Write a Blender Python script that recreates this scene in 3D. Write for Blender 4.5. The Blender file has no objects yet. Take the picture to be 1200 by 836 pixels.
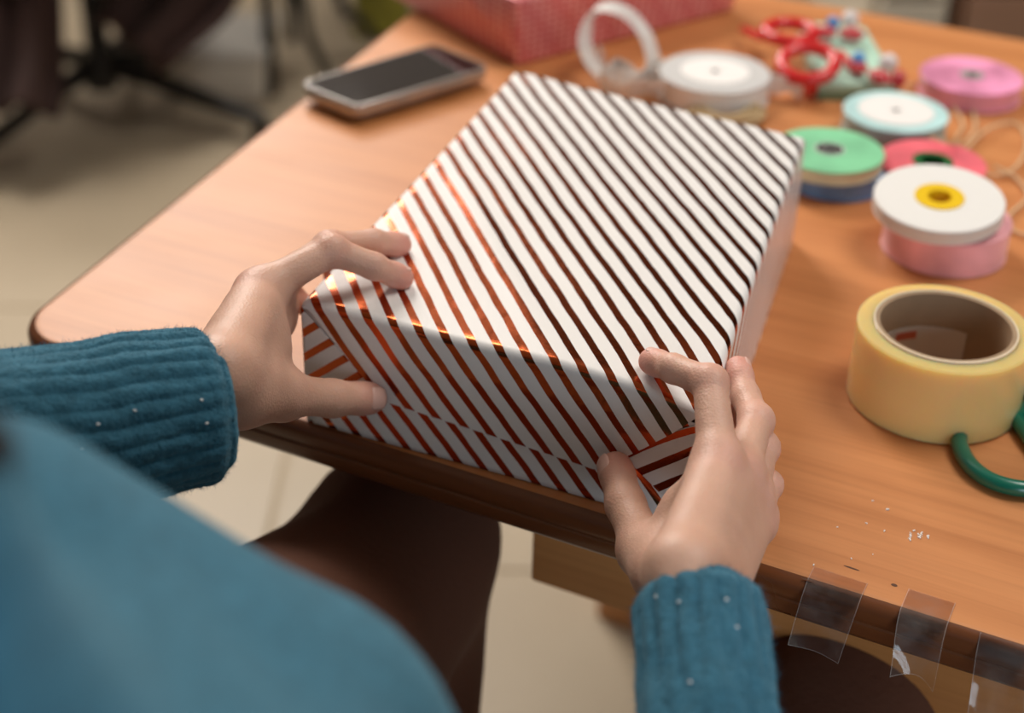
import bpy, bmesh, math, random
import numpy as np
from mathutils import Vector, Matrix, noise

SC = bpy.context.scene
COL = SC.collection
rng = np.random.default_rng(7)
random.seed(7)

# ------------------------------------------------------------------ camera
F_PX, CX, CY = 1850.0, 600.0, 418.0
PITCH, ROLL = math.radians(32.0), math.radians(1.5)
TABLE_Z = 0.75
EYE = np.array([0.0, 0.0, 1.25])
FW = np.array([0, math.cos(PITCH), -math.sin(PITCH)])
_rt = np.array([1.0, 0, 0]); _up = np.cross(_rt, FW)
RT = math.cos(ROLL) * _rt + math.sin(ROLL) * _up
UP = -math.sin(ROLL) * _rt + math.cos(ROLL) * _up
cd = bpy.data.cameras.new('camera'); cam = bpy.data.objects.new('camera', cd); COL.objects.link(cam)
cd.sensor_width = 36.0; cd.lens = F_PX * 36.0 / 1200.0
cd.clip_start = 0.02
cam.matrix_world = Matrix(((RT[0], UP[0], -FW[0], EYE[0]), (RT[1], UP[1], -FW[1], EYE[1]), (RT[2], UP[2], -FW[2], EYE[2]), (0, 0, 0, 1)))
cd.dof.use_dof = True; cd.dof.focus_distance = 0.775; cd.dof.aperture_fstop = 4.2
cd.dof.aperture_blades = 0
SC.camera = cam

# ------------------------------------------------------------------ world, lights, exposure
SC.view_settings.view_transform = 'Standard'; SC.view_settings.look = 'None'
SC.view_settings.gamma = 1.0; SC.view_settings.use_curve_mapping = False
SC.view_settings.exposure = 0.33
w = bpy.data.worlds.new('world'); SC.world = w; w.use_nodes = True
w.node_tree.nodes['Background'].inputs[0].default_value = (0.75, 0.85, 1.0, 1)
w.node_tree.nodes['Background'].inputs[1].default_value = 0.35

def area(name, loc, target, sx, sy, power, color):
    l = bpy.data.lights.new(name, 'AREA'); l.shape = 'RECTANGLE'; l.size = sx; l.size_y = sy
    l.energy = power; l.color = color
    o = bpy.data.objects.new(name, l); COL.objects.link(o); o.location = loc
    o.rotation_euler = (Vector(target) - Vector(loc)).to_track_quat('-Z', 'Y').to_euler()
    return o
# daylight through the far window, daylight through the window behind the photographer, two ceiling fill lamps
area('window_daylight', (-1.05, 3.88, 2.33), (-.4, 1.0, 0.9), 1.3, 0.75, 54, (1.0, 0.94, 0.87))
area('rear_window_daylight', (0.9, -2.2, 1.25), (0.2, 1.0, 0.95), 1.5, 1.5, 28, (0.74, 0.88, 1.0))
area('ceiling_fill_light', (-0.7, 2.6, 2.68), (-0.7, 2.6, 0), 0.9, 0.9, 36, (1.0, 0.94, 0.86))  # unseen lamp added to brighten the far floor

area('ceiling_fill_light', (1.0, 1.05, 2.68), (1.0, 1.05, 0), 0.9, 0.9, 20, (1.0, 0.95, 0.88))

# ------------------------------------------------------------------ helpers
def ray(x, y): return ((x - CX) / F_PX) * RT - ((y - CY) / F_PX) * UP + FW
def at(x, y, z=TABLE_Z):
    d = ray(x, y); return EYE + d * ((z - EYE[2]) / d[2])
def atd(x, y, dep): return EYE + ray(x, y) * dep
def depth(P): return float((np.asarray(P) - EYE) @ FW)
def walk(prev, x, y, L, nearer=True):
    """the point on the sight line (x, y) at distance L from prev"""
    d = ray(x, y); o = EYE - prev
    a = d @ d; b = 2 * o @ d; c = o @ o - L * L
    q = b * b - 4 * a * c
    if q < 0: t = -b / (2 * a)
    else: t = (-b + (-1 if nearer else 1) * math.sqrt(q)) / (2 * a)
    return EYE + d * t
def unit(v): v = np.asarray(v, float); return v / (np.linalg.norm(v) + 1e-12)

def empty(name, label, cat, loc=(0, 0, 0), group=None, rot=None):
    o = bpy.data.objects.new(name, None); COL.objects.link(o); o.empty_display_size = 0.02
    o.location = loc
    if rot is not None: o.rotation_euler = rot
    tag(o, label, cat, group); return o
def tag(o, label=None, cat=None, group=None, kind=None):
    if label: o['label'] = label
    if cat: o['category'] = cat
    if group: o['group'] = group
    if kind: o['kind'] = kind
    return o
def mesh_obj(name, verts, faces, mat=None, parent=None, smooth=True, uvs=None, sharp=38):
    """verts in WORLD space; the object keeps its parent's frame"""
    me = bpy.data.meshes.new(name)
    v = np.asarray(verts, float)
    if parent is not None:
        M = parent_matrix(parent).inverted(); A = np.array(M)
        v = v @ A[:3, :3].T + A[:3, 3]
    me.from_pydata(v.tolist(), [], [list(map(int, f)) for f in faces]); me.update()
    if smooth:
        me.polygons.foreach_set('use_smooth', [True] * len(me.polygons))
        if sharp: me.set_sharp_from_angle(angle=math.radians(sharp))
    if uvs is not None:
        ul = me.uv_layers.new(name='UVMap'); li = np.zeros(len(me.loops), np.int32); me.loops.foreach_get('vertex_index', li)
        ul.data.foreach_set('uv', np.asarray(uvs, np.float32)[li].ravel())
    o = bpy.data.objects.new(name, me); COL.objects.link(o)
    if parent is not None: o.parent = parent
    if mat: me.materials.append(mat)
    return o
def parent_matrix(p):
    M = p.matrix_basis.copy()
    while p.parent is not None:
        p = p.parent; M = p.matrix_basis @ M
    return M
def add_mod_bevel(o, wdt, seg=2, ang=35):
    m = o.modifiers.new('bevel', 'BEVEL'); m.width = wdt; m.segments = seg; m.limit_method = 'ANGLE'; m.angle_limit = math.radians(ang)
def add_subsurf(o, n=1):
    m = o.modifiers.new('subsurf', 'SUBSURF'); m.levels = n; m.render_levels = n

def join(parts):
    V = []; Fc = []; n = 0
    for v, f in parts:
        V.append(np.asarray(v, float)); Fc += [[i + n for i in q] for q in f]; n += len(v)
    return np.concatenate(V), Fc
def box_vf(c, s, ax=None, taper=1.0):
    c = np.asarray(c, float); s = np.asarray(s, float) / 2
    A = np.eye(3) if ax is None else np.asarray(ax, float)
    v = []
    for k in (-1, 1):
        t = taper if k > 0 else 1.0
        for (i, j) in ((-1, -1), (1, -1), (1, 1), (-1, 1)):
            v.append(c + A[0] * s[0] * i * t + A[1] * s[1] * j * t + A[2] * s[2] * k)
    return np.array(v), [[3, 2, 1, 0], [4, 5, 6, 7], [0, 1, 5, 4], [1, 2, 6, 5], [2, 3, 7, 6], [3, 0, 4, 7]]
def frame_of(axis, hint=(0, 0, 1)):
    z = unit(axis); h = np.asarray(hint, float)
    if abs(z @ unit(h)) > 0.95: h = np.array([1.0, 0, 0])
    x = unit(np.cross(h, z)); y = np.cross(z, x); return x, y, z
def lathe_vf(prof, seg=48, center=(0, 0, 0), axis=(0, 0, 1), closed=False, r_wobble=None):
    """profile of (radius, height); closed=True joins last to first (a ring)"""
    x, y, z = frame_of(axis); c = np.asarray(center, float); V = []; Fc = []; n = len(prof)
    for i in range(seg):
        a = 2 * math.pi * i / seg; d = math.cos(a) * x + math.sin(a) * y
        for (r, h) in prof: V.append(c + d * r + z * h)
    m = n if closed else n - 1
    for i in range(seg):
        j = (i + 1) % seg
        for k in range(m):
            l = (k + 1) % n; Fc.append([i * n + k, j * n + k, j * n + l, i * n + l])
    return np.array(V), Fc
def catmull(P, n=8, closed=False):
    P = [np.asarray(p, float) for p in P]; out = []; m = len(P)
    for i in range(m if closed else m - 1):
        g = (lambda k: P[k % m]) if closed else (lambda k: P[min(max(k, 0), m - 1)])
        a, b, c, d = g(i - 1), g(i), g(i + 1), g(i + 2)
        for t in np.linspace(0, 1, n, endpoint=False):
            out.append(0.5 * (2 * b + (c - a) * t + (2 * a - 5 * b + 4 * c - d) * t * t + (3 * b - a - 3 * c + d) * t ** 3))
    if not closed: out.append(P[-1])
    return np.array(out)
def sweep_vf(path, rad, seg=10, closed=False, flat=None, up=(0, 0, 1), caps=True):
    """tube along path; flat=(w, t) sweeps a flat ribbon section instead, its width along up"""
    P = np.asarray(path, float); n = len(P)
    T = np.array([unit((P[(i + 1) % n] if (closed or i < n - 1) else P[i]) - (P[i - 1] if (closed or i > 0) else P[i])) for i in range(n)])
    rad = np.broadcast_to(np.asarray(rad, float), (n,)) if flat is None else None
    x, y, _ = frame_of(T[0], up[0] if np.ndim(up) == 2 else up); V = []; Fc = []
    X = x
    rings = []
    for i in range(n):
        if flat is None:
            X = unit(X - T[i] * (X @ T[i])); Y = np.cross(T[i], X)
            ring = [P[i] + rad[i] * (math.cos(a) * X + math.sin(a) * Y) for a in np.arange(seg) * 2 * math.pi / seg]
        else:
            u = np.asarray(up[i] if np.ndim(up) == 2 else up, float); u = unit(u - T[i] * (u @ T[i])); s = np.cross(T[i], u)
            wd, th = flat
            ring = [P[i] + u * wd / 2 * a + s * th / 2 * b for a, b in ((-1, -1), (1, -1), (1, 1), (-1, 1))]
        V += ring
    k = seg if flat is None else 4
    for i in range(n if closed else n - 1):
        j = (i + 1) % n
        for a in range(k):
            b = (a + 1) % k; Fc.append([i * k + a, i * k + b, j * k + b, j * k + a])
    if not closed and caps:
        Fc.append(list(range(k))[::-1]); Fc.append([(n - 1) * k + a for a in range(k)])
    return np.array(V), Fc

# ---- materials
def nt_new(name):
    m = bpy.data.materials.new(name); m.use_nodes = True; t = m.node_tree
    return m, t, t.nodes['Principled BSDF']
def node(t, kind, **kw):
    n = t.nodes.new(kind)
    for k, v in kw.items():
        if k.startswith('i_'):
            key = k[2:].replace('_', ' ')
            n.inputs[key].default_value = v
        else: setattr(n, k, v)
    return n
def ramp(t, stops, interp='LINEAR'):
    r = node(t, 'ShaderNodeValToRGB'); r.color_ramp.interpolation = interp
    e = r.color_ramp.elements
    while len(e) < len(stops): e.new(0.5)
    for q, (p, c) in zip(e, stops): q.position = p; q.color = tuple(c) + (1,) if len(c) == 3 else c
    return r
def simple(name, col, rough=0.5, metal=0.0, bump=None, vary=0.0, scale=40, **kw):
    m, t, p = nt_new(name)
    p.inputs['Base Color'].default_value = tuple(col) + (1,); p.inputs['Roughness'].default_value = rough; p.inputs['Metallic'].default_value = metal
    for k, v in kw.items(): p.inputs[k.replace('_', ' ')].default_value = v
    tc = node(t, 'ShaderNodeTexCoord')
    if vary > 0:
        n = node(t, 'ShaderNodeTexNoise', i_Scale=scale, i_Detail=4.0); t.links.new(tc.outputs['Object'], n.inputs['Vector'])
        a = [max(0, c * (1 - vary)) for c in col]; b = [min(1, c * (1 + vary)) for c in col]
        r = ramp(t, [(0.3, a), (0.7, b)]); t.links.new(n.outputs[0], r.inputs[0]); t.links.new(r.outputs[0], p.inputs['Base Color'])
    if bump:
        n = node(t, 'ShaderNodeTexNoise', i_Scale=bump[0], i_Detail=3.0); t.links.new(tc.outputs['Object'], n.inputs['Vector'])
        b = node(t, 'ShaderNodeBump', i_Strength=bump[1], i_Distance=bump[2]); t.links.new(n.outputs[0], b.inputs['Height']); t.links.new(b.outputs[0], p.inputs['Normal'])
    return m

def wood_mat(name, ca, cb, cc, rough=0.32):
    m, t, p = nt_new(name); L = t.links.new
    tc = node(t, 'ShaderNodeTexCoord'); mp = node(t, 'ShaderNodeMapping'); mp.inputs['Scale'].default_value = (1.6, 24, 24)
    L(tc.outputs['Object'], mp.inputs[0])
    n1 = node(t, 'ShaderNodeTexNoise', i_Scale=1.0, i_Detail=6.0, i_Roughness=0.6, i_Distortion=0.6); L(mp.outputs[0], n1.inputs['Vector'])
    r = ramp(t, [(0.28, ca), (0.5, cb), (0.75, cc)]); L(n1.outputs[0], r.inputs[0])
    mp2 = node(t, 'ShaderNodeMapping'); mp2.inputs['Scale'].default_value = (6, 260, 260); L(tc.outputs['Object'], mp2.inputs[0])
    n2 = node(t, 'ShaderNodeTexNoise', i_Scale=1.0, i_Detail=3.0); L(mp2.outputs[0], n2.inputs['Vector'])
    mx = node(t, 'ShaderNodeMix', data_type='RGBA', blend_type='MULTIPLY'); mx.inputs[0].default_value = 0.35
    r2 = ramp(t, [(0.3, (0.72, 0.66, 0.6)), (0.55, (1, 1, 1))]); L(n2.outputs[0], r2.inputs[0])
    L(r.outputs[0], mx.inputs[6]); L(r2.outputs[0], mx.inputs[7]); L(mx.outputs[2], p.inputs['Base Color'])
    p.inputs['Roughness'].default_value = rough
    n3 = node(t, 'ShaderNodeTexNoise', i_Scale=9.0, i_Detail=4.0); L(tc.outputs['Object'], n3.inputs['Vector'])
    r3 = ramp(t, [(0.3, (rough * .95,) * 3), (0.7, (rough * 1.06,) * 3)]); L(n3.outputs[0], r3.inputs[0]); L(r3.outputs[0], p.inputs['Roughness'])
    b = node(t, 'ShaderNodeBump', i_Strength=0.12, i_Distance=0.0004); L(n2.outputs[0], b.inputs['Height']); L(b.outputs[0], p.inputs['Normal'])
    return m

# ---- signed-distance modelling (bodies, hands): blended round cones, meshed by surface nets
class Field:
    def __init__(self, lo, hi, h):
        self.lo = np.asarray(lo, float); self.h = h
        n = np.ceil((np.asarray(hi) - self.lo) / h).astype(int) + 1
        self.n = n; self.ax = [self.lo[i] + np.arange(n[i]) * h for i in range(3)]
    def new(self): return np.full(tuple(self.n), 1.0, np.float32)
    def block(self, lo, hi):
        s = []
        for i in range(3):
            a = max(0, int((lo[i] - self.lo[i]) / self.h) - 1); b = min(self.n[i], int((hi[i] - self.lo[i]) / self.h) + 3)
            if b <= a: return None, None
            s.append(slice(a, b))
        g = [self.ax[i][s[i]].astype(np.float32) for i in range(3)]
        return tuple(s), (g[0][:, None, None], g[1][None, :, None], g[2][None, None, :])
    def cone(self, f, a, b, ra, rb, k=0.004, pad=0.02, squash=None):
        a = np.asarray(a, float); b = np.asarray(b, float); R = max(ra, rb) + k + pad
        s, g = self.block(np.minimum(a, b) - R, np.maximum(a, b) + R)
        if s is None: return
        ba = b - a; L2 = ba @ ba + 1e-12
        px, py, pz = g[0] - a[0], g[1] - a[1], g[2] - a[2]
        t = np.clip((px * ba[0] + py * ba[1] + pz * ba[2]) / L2, 0, 1)
        qx, qy, qz = px - t * ba[0], py - t * ba[1], pz - t * ba[2]
        d2 = qx * qx + qy * qy + qz * qz
        if squash is not None:                      # (direction, factor): thinner or thicker along a direction
            n, fac = squash; n = unit(n); e = qx * n[0] + qy * n[1] + qz * n[2]
            d2 = d2 + e * e * (1 / fac ** 2 - 1)
        d = np.sqrt(d2) - (ra + (rb - ra) * t)
        self.smin(f, s, d, k)
    def smin(self, f, s, d, k):
        F0 = f[s]
        if k <= 0: f[s] = np.minimum(F0, d); return
        hh = np.clip(0.5 + 0.5 * (F0 - d) / k, 0, 1)
        f[s] = F0 * (1 - hh) + d * hh - k * hh * (1 - hh)
    def merge(self, f, g, k):
        hh = np.clip(0.5 + 0.5 * (f - g) / k, 0, 1)
        return f * (1 - hh) + g * hh - k * hh * (1 - hh)
    def mesh(self, f):
        ins = f < 0
        n = np.array(f.shape) - 1
        cnt = np.zeros(tuple(n), np.int16)
        C = [(i, j, k) for i in (0, 1) for j in (0, 1) for k in (0, 1)]
        sl = lambda c: tuple(slice(c[i], c[i] + n[i]) for i in range(3))
        for c in C: cnt += ins[sl(c)]
        act = (cnt > 0) & (cnt < 8)
        idx = np.argwhere(act); vid = np.full(tuple(n), -1, np.int64); vid[act] = np.arange(len(idx))
        acc = np.zeros((len(idx), 3)); num = np.zeros(len(idx))
        for c in C:
            for ax in range(3):
                if c[ax] == 1: continue
                c2 = list(c); c2[ax] = 1
                p = idx + np.array(c); q = idx + np.array(c2)
                fa = f[p[:, 0], p[:, 1], p[:, 2]]; fb = f[q[:, 0], q[:, 1], q[:, 2]]
                m = (fa < 0) != (fb < 0)
                t = np.where(m, fa / (fa - fb + 1e-20), 0)
                pos = np.tile(np.array(c, float), (len(idx), 1)); pos[:, ax] += t
                acc[m] += pos[m]; num[m] += 1
        V = self.lo + (idx + acc / num[:, None]) * self.h
        Fc = []
        for ax in range(3):
            u, v = (ax + 1) % 3, (ax + 2) % 3
            s0 = [slice(1, n[i]) for i in range(3)]; s0[ax] = slice(0, n[ax]); s1 = list(s0); s1[ax] = slice(1, n[ax] + 1)
            A = ins[tuple(s0)]; B = ins[tuple(s1)]; e = np.argwhere(A != B)
            off = np.array([s0[i].start for i in range(3)]); e = e + off
            flip = ins[e[:, 0], e[:, 1], e[:, 2]]
            du = np.zeros(3, int); du[u] = 1; dv = np.zeros(3, int); dv[v] = 1
            g = lambda p: vid[p[:, 0], p[:, 1], p[:, 2]]
            q = np.stack([g(e - du - dv), g(e - dv), g(e), g(e - du)], 1)
            q[~flip] = q[~flip][:, ::-1]
            Fc.append(q)
        return V, np.concatenate(Fc)

# ================================================================== the room
def structure(name, v, f, mat, smooth=False, parent=None):
    o = mesh_obj(name, v, f, mat, parent, smooth)
    if parent is None: tag(o, kind='structure')
    return o
m_floor, t, p = nt_new('floor_tile')
tc = node(t, 'ShaderNodeTexCoord')
n = node(t, 'ShaderNodeTexNoise', i_Scale=3.0, i_Detail=6.0); t.links.new(tc.outputs['Object'], n.inputs['Vector'])
r = ramp(t, [(0.3, (0.44, 0.355, 0.25)), (0.7, (0.50, 0.41, 0.295))]); t.links.new(n.outputs[0], r.inputs[0]); t.links.new(r.outputs[0], p.inputs['Base Color'])
p.inputs['Roughness'].default_value = 0.38
m_wall = simple('wall_paint', (0.13, 0.11, 0.095), 0.8, vary=0.05, scale=3)
m_ceil = simple('ceiling_paint', (0.60, 0.57, 0.52), 0.85)
m_white_frame = simple('window_paint', (0.75, 0.73, 0.70), 0.4)
RX0, RX1, RY0, RY1, RZ = -2.7, 2.9, -2.1, 3.7, 2.8
fl = structure('floor', *box_vf(((RX0 + RX1) / 2, (RY0 + RY1) / 2, -0.02), (RX1 - RX0 + .4, RY1 - RY0 + .4, 0.04)), None)
fl.data.materials.append(simple('grout', (0.46, 0.37, 0.26), 0.8))
tv, tf = box_vf((0, 0, 0), (0.593, 0.593, 0.006))
tile_me = None
for i in range(10):
    for j in range(10):
        x = RX0 + 0.3 + 0.6 * i; y = RY0 + 0.3 + 0.6 * j
        if x > RX1 + .1 or y > RY1 + .1: continue
        if tile_me is None:
            o = mesh_obj('tile', tv, tf, m_floor, None, False); tile_me = o.data; o.parent = fl
            add_mod_bevel(o, 0.0015, 1)
        else:
            o = tile0.copy(); COL.objects.link(o); o.parent = fl
        if i == 0 and j == 0: tile0 = o
        o.location = (x, y, 0.003 - 0.0035)
structure('ceiling', *box_vf(((RX0 + RX1) / 2, (RY0 + RY1) / 2, RZ + 0.03), (RX1 - RX0 + .4, RY1 - RY0 + .4, 0.06)), m_ceil)
def wall_with_hole(name, y0, y1, hx0, hx1, hz0, hz1):
    ym, dy = (y0 + y1) / 2, abs(y1 - y0)
    parts = [box_vf(((RX0 + hx0) / 2, ym, RZ / 2), (hx0 - RX0, dy, RZ)), box_vf(((hx1 + RX1) / 2, ym, RZ / 2), (RX1 - hx1, dy, RZ)),
             box_vf(((hx0 + hx1) / 2, ym, hz0 / 2), (hx1 - hx0, dy, hz0)), box_vf(((hx0 + hx1) / 2, ym, (hz1 + RZ) / 2), (hx1 - hx0, dy, RZ - hz1))]
    return structure(name, *join(parts), m_wall)
m_pane = bpy.data.materials.new('window_glass'); m_pane.use_nodes = True
t = m_pane.node_tree; t.nodes.remove(t.nodes['Principled BSDF'])
tr = node(t, 'ShaderNodeBsdfTransparent'); gl = node(t, 'ShaderNodeBsdfGlossy', i_Roughness=0.02); ms = node(t, 'ShaderNodeMixShader'); ms.inputs[0].default_value = 0.06
t.links.new(tr.outputs[0], ms.inputs[1]); t.links.new(gl.outputs[0], ms.inputs[2]); t.links.new(ms.outputs[0], t.nodes['Material Output'].inputs[0])
def window(name, x0, x1, z0, z1, y):
    fr = 0.05; P = []
    for xx in (x0 + fr / 2, x1 - fr / 2, (x0 + x1) / 2): P.append(box_vf((xx, y, (z0 + z1) / 2), (fr, 0.06, z1 - z0)))
    for zz in (z0 + fr / 2, z1 - fr / 2): P.append(box_vf(((x0 + x1) / 2, y, zz), (x1 - x0, 0.06, fr)))
    o = structure(name, *join(P), m_white_frame)
    for xa, xb in ((x0 + fr, (x0 + x1) / 2 - fr / 2), ((x0 + x1) / 2 + fr / 2, x1 - fr)):
        structure('pane', *box_vf(((xa + xb) / 2, y, (z0 + z1) / 2), (xb - xa, 0.004, z1 - z0 - 2 * fr)), m_pane, False, o)
wall_with_hole('wall_far', RY1, RY1 + .12, -1.75, -0.35, 1.9, 2.74)
window('window_1', -1.75, -0.35, 1.9, 2.74, RY1 + .06)
wall_with_hole('wall_near', RY0 - .12, RY0, 0.1, 1.7, .45, 2.05)
window('window_2', 0.1, 1.7, .45, 2.05, RY0 - .06)
structure('wall_left', *box_vf((RX0 - .06, (RY0 + RY1) / 2, RZ / 2), (.12, RY1 - RY0, RZ)), m_wall)
structure('wall_right', *box_vf((RX1 + .06, (RY0 + RY1) / 2, RZ / 2), (.12, RY1 - RY0, RZ)), m_wall)
# cream cloth panel added out of view for the foil stripes to reflect
cv, cf = [], []
for i in range(61):
    x = -.40 + .40 * i / 60
    for z in (1.98, 2.36, 2.76): cv.append((x, RY1 - .06 + .018 * math.sin(i * .62) + .006 * math.sin(i * 1.9 + z * 3), z))
cf = [[3 * i + k, 3 * i + 3 + k, 3 * i + 4 + k, 3 * i + 1 + k] for i in range(60) for k in (0, 1)]
cu = empty('bounce_curtain', 'short cream reflector cloth added out of view beside the far window', 'bounce_curtain', (-.2, RY1 - .06, 1.98))
o = mesh_obj('cloth', cv, cf, simple('cream_cloth', (0.74, 0.70, 0.62), .9), cu); mm = o.modifiers.new('thickness', 'SOLIDIFY'); mm.thickness = .003
mesh_obj('bounce_curtain_rod', *sweep_vf([(-1.85, RY1 - .06, 2.765), (.08, RY1 - .06, 2.765)], .010, 10), m_white_frame, cu)
for (lx, ly, lab) in ((-0.7, 2.6, 'square white ceiling lamp added above the office chair to brighten the floor'), (1.0, 1.05, 'square white ceiling lamp above the far right part of the table')):
    lamp = empty('ceiling_fill_lamp', lab, 'lamp', (lx, ly, RZ))
    mesh_obj('lamp_housing', *box_vf((lx, ly, RZ - 0.035), (1.0, 1.0, 0.07)), m_white_frame, lamp, False)

# ================================================================== the table
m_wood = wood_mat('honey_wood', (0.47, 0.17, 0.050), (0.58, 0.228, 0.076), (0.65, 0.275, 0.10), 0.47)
m_shaded_edge = wood_mat('shaded_edge_wood', (0.115, 0.034, 0.011), (0.15, 0.045, 0.014), (0.19, 0.060, 0.019), 0.28)  # edge wood darkened to paint in the shade it lies in
m_wood_leg = wood_mat('leg_wood', (0.42, 0.16, 0.05), (0.50, 0.20, 0.06), (0.55, 0.24, 0.08), 0.4)
def line_x(p, q, r, s):
    p, q, r, s = [np.asarray(v)[:2] for v in (p, q, r, s)]; d1, d2 = q - p, s - r
    t = np.linalg.solve(np.array([d1, -d2]).T, r - p)[0]; return p + d1 * t
f0, f1 = at(330, 492), at(1200, 765)
l0, l1 = at(60, 345), at(470, 20)
b0, b1 = at(960, 3), at(1200, 45)
c_fl = line_x(f0, f1, l0, l1); c_bl = line_x(b0, b1, l0, l1)
tx = unit(f1[:2] - f0[:2])
c_fr = c_fl + tx * 1.25; c_br = c_bl + unit(b1[:2] - b0[:2]) * 1.25
ANG = math.atan2(tx[1], tx[0])
table = empty('table', 'honey coloured wooden table with rounded corners holding the gift wrapping things', 'table', (float(c_fl[0]), float(c_fl[1]), 0), rot=(0, 0, ANG))
poly = [c_fl, c_fr, c_br, c_bl]
def rounded_poly(P, r, n=10):
    out = []
    for i in range(len(P)):
        a, b, c = P[i - 1], P[i], P[(i + 1) % len(P)]
        u, v = unit(a - b), unit(c - b); th = math.acos(np.clip(u @ v, -1, 1)); d = r / math.tan(th / 2)
        o = b + unit(u + v) * (r / math.sin(th / 2)); s, e = b + u * d - o, b + v * d - o
        a0 = math.atan2(s[1], s[0]); a1 = math.atan2(e[1], e[0]); da = (a1 - a0 + math.pi) % (2 * math.pi) - math.pi
        for k in range(n + 1): out.append(o + r * np.array([math.cos(a0 + da * k / n), math.sin(a0 + da * k / n)]))
    return np.array(out)
def slab(P, prof):
    """stack of inset outlines; prof = [(inset, z)] from the top centre downwards"""
    n = len(P); N = []
    for i in range(n):
        tg = unit(P[(i + 1) % n] - P[i - 1]); N.append(np.array([-tg[1], tg[0]]))
    N = np.array(N); V = []; Fc = []
    for (ins, z) in prof:
        q = P + N * ins; V += [np.array([x, y, z]) for x, y in q]
    for k in range(len(prof) - 1):
        for i in range(n):
            j = (i + 1) % n; Fc.append([k * n + i, (k + 1) * n + i, (k + 1) * n + j, k * n + j])
    nv = len(V); V += V[:n] + V[-n:]      # the flat faces keep vertices of their own, so they shade flat
    Fc.append([nv + i for i in range(n)]); Fc.append([nv + n + i for i in range(n)][::-1])
    return np.array(V), Fc
RP = rounded_poly(poly, 0.04, 12)
Z = TABLE_Z
top_prof = [(0.0075, Z), (0.0055, Z - .0002)]
o = mesh_obj('tabletop', *slab(RP, top_prof + [(0.0058, Z - .004), (0.02, Z - .0045)]), m_wood, table)
o = mesh_obj('shaded_edge_band', *slab(RP, [(0.019, Z - .0043), (0.0057, Z - .0043), (0.0054, Z - .00025), (0.0035, Z - .0009), (0.0013, Z - .0026), (0.0, Z - .0055), (0.0, Z - .011), (0.0010, Z - .0128), (0.0012, Z - .0135), (0.0002, Z - .0145), (0.0004, Z - .021), (0.0025, Z - .0245), (0.006, Z - .026), (0.019, Z - .026)]), m_shaded_edge, table)  # dark shade colour carried up over the rounded lip
ty = np.array([-tx[1], tx[0]])
T3 = lambda u, v, z: np.array([*(c_fl + tx * u + unit(c_bl - c_fl) * v), z])
depth_t = float(np.linalg.norm(c_bl - c_fl))
AX = np.array([[tx[0], tx[1], 0], [ty[0], ty[1], 0], [0, 0, 1.0]])
for (u, v) in ((0.235, 0.10), (1.16, 0.10), (0.22, depth_t - .07), (1.1, depth_t - .09)):
    o = mesh_obj('leg', *box_vf(T3(u, v, 0.36), (0.055, 0.055, 0.72), AX, 1.0), m_wood_leg, table, False); add_mod_bevel(o, .004)
def rail(name, a, b, z0, z1, th):
    a3, b3 = T3(*a, 0), T3(*b, 0); d = unit(b3 - a3); s = np.cross([0, 0, 1], d); c = (a3 + b3) / 2; c[2] = (z0 + z1) / 2
    o = mesh_obj(name, *box_vf(c, (np.linalg.norm(b3 - a3), th, z1 - z0), [d, s, [0, 0, 1]]), m_wood_leg, table, False); add_mod_bevel(o, .002)
rail('apron', (0.325, 0.10), (1.16, 0.10), 0.612, 0.724, 0.02)
rail('apron', (0.22, depth_t - .07), (1.1, depth_t - .09), 0.66, 0.724, 0.02)
rail('apron', (1.16, 0.10), (1.1, depth_t - .09), 0.66, 0.724, 0.02)
rail('apron', (0.235, 0.10), (0.22, depth_t - .07), 0.68, 0.724, 0.02)
# small dark knots and nicks in the top
m_knot = simple('knot_wood', (0.10, 0.035, 0.012), 0.5)
for (x, y, ra, rb, an) in ((1048, 686, .0016, .0011, 0), (998, 666, .0042, .0006, -.45), (946, 680, .003, .0006, -.45)):
    c = at(x, y, Z + .00008); a = ANG + an * .1; ring = [c + np.array([math.cos(a) * ra * math.cos(q) - math.sin(a) * rb * math.sin(q), math.sin(a) * ra * math.cos(q) + math.cos(a) * rb * math.sin(q), 0]) for q in np.arange(14) * 2 * math.pi / 14]
    mesh_obj('knot', ring, [list(range(14))], m_knot, table, False)

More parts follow.
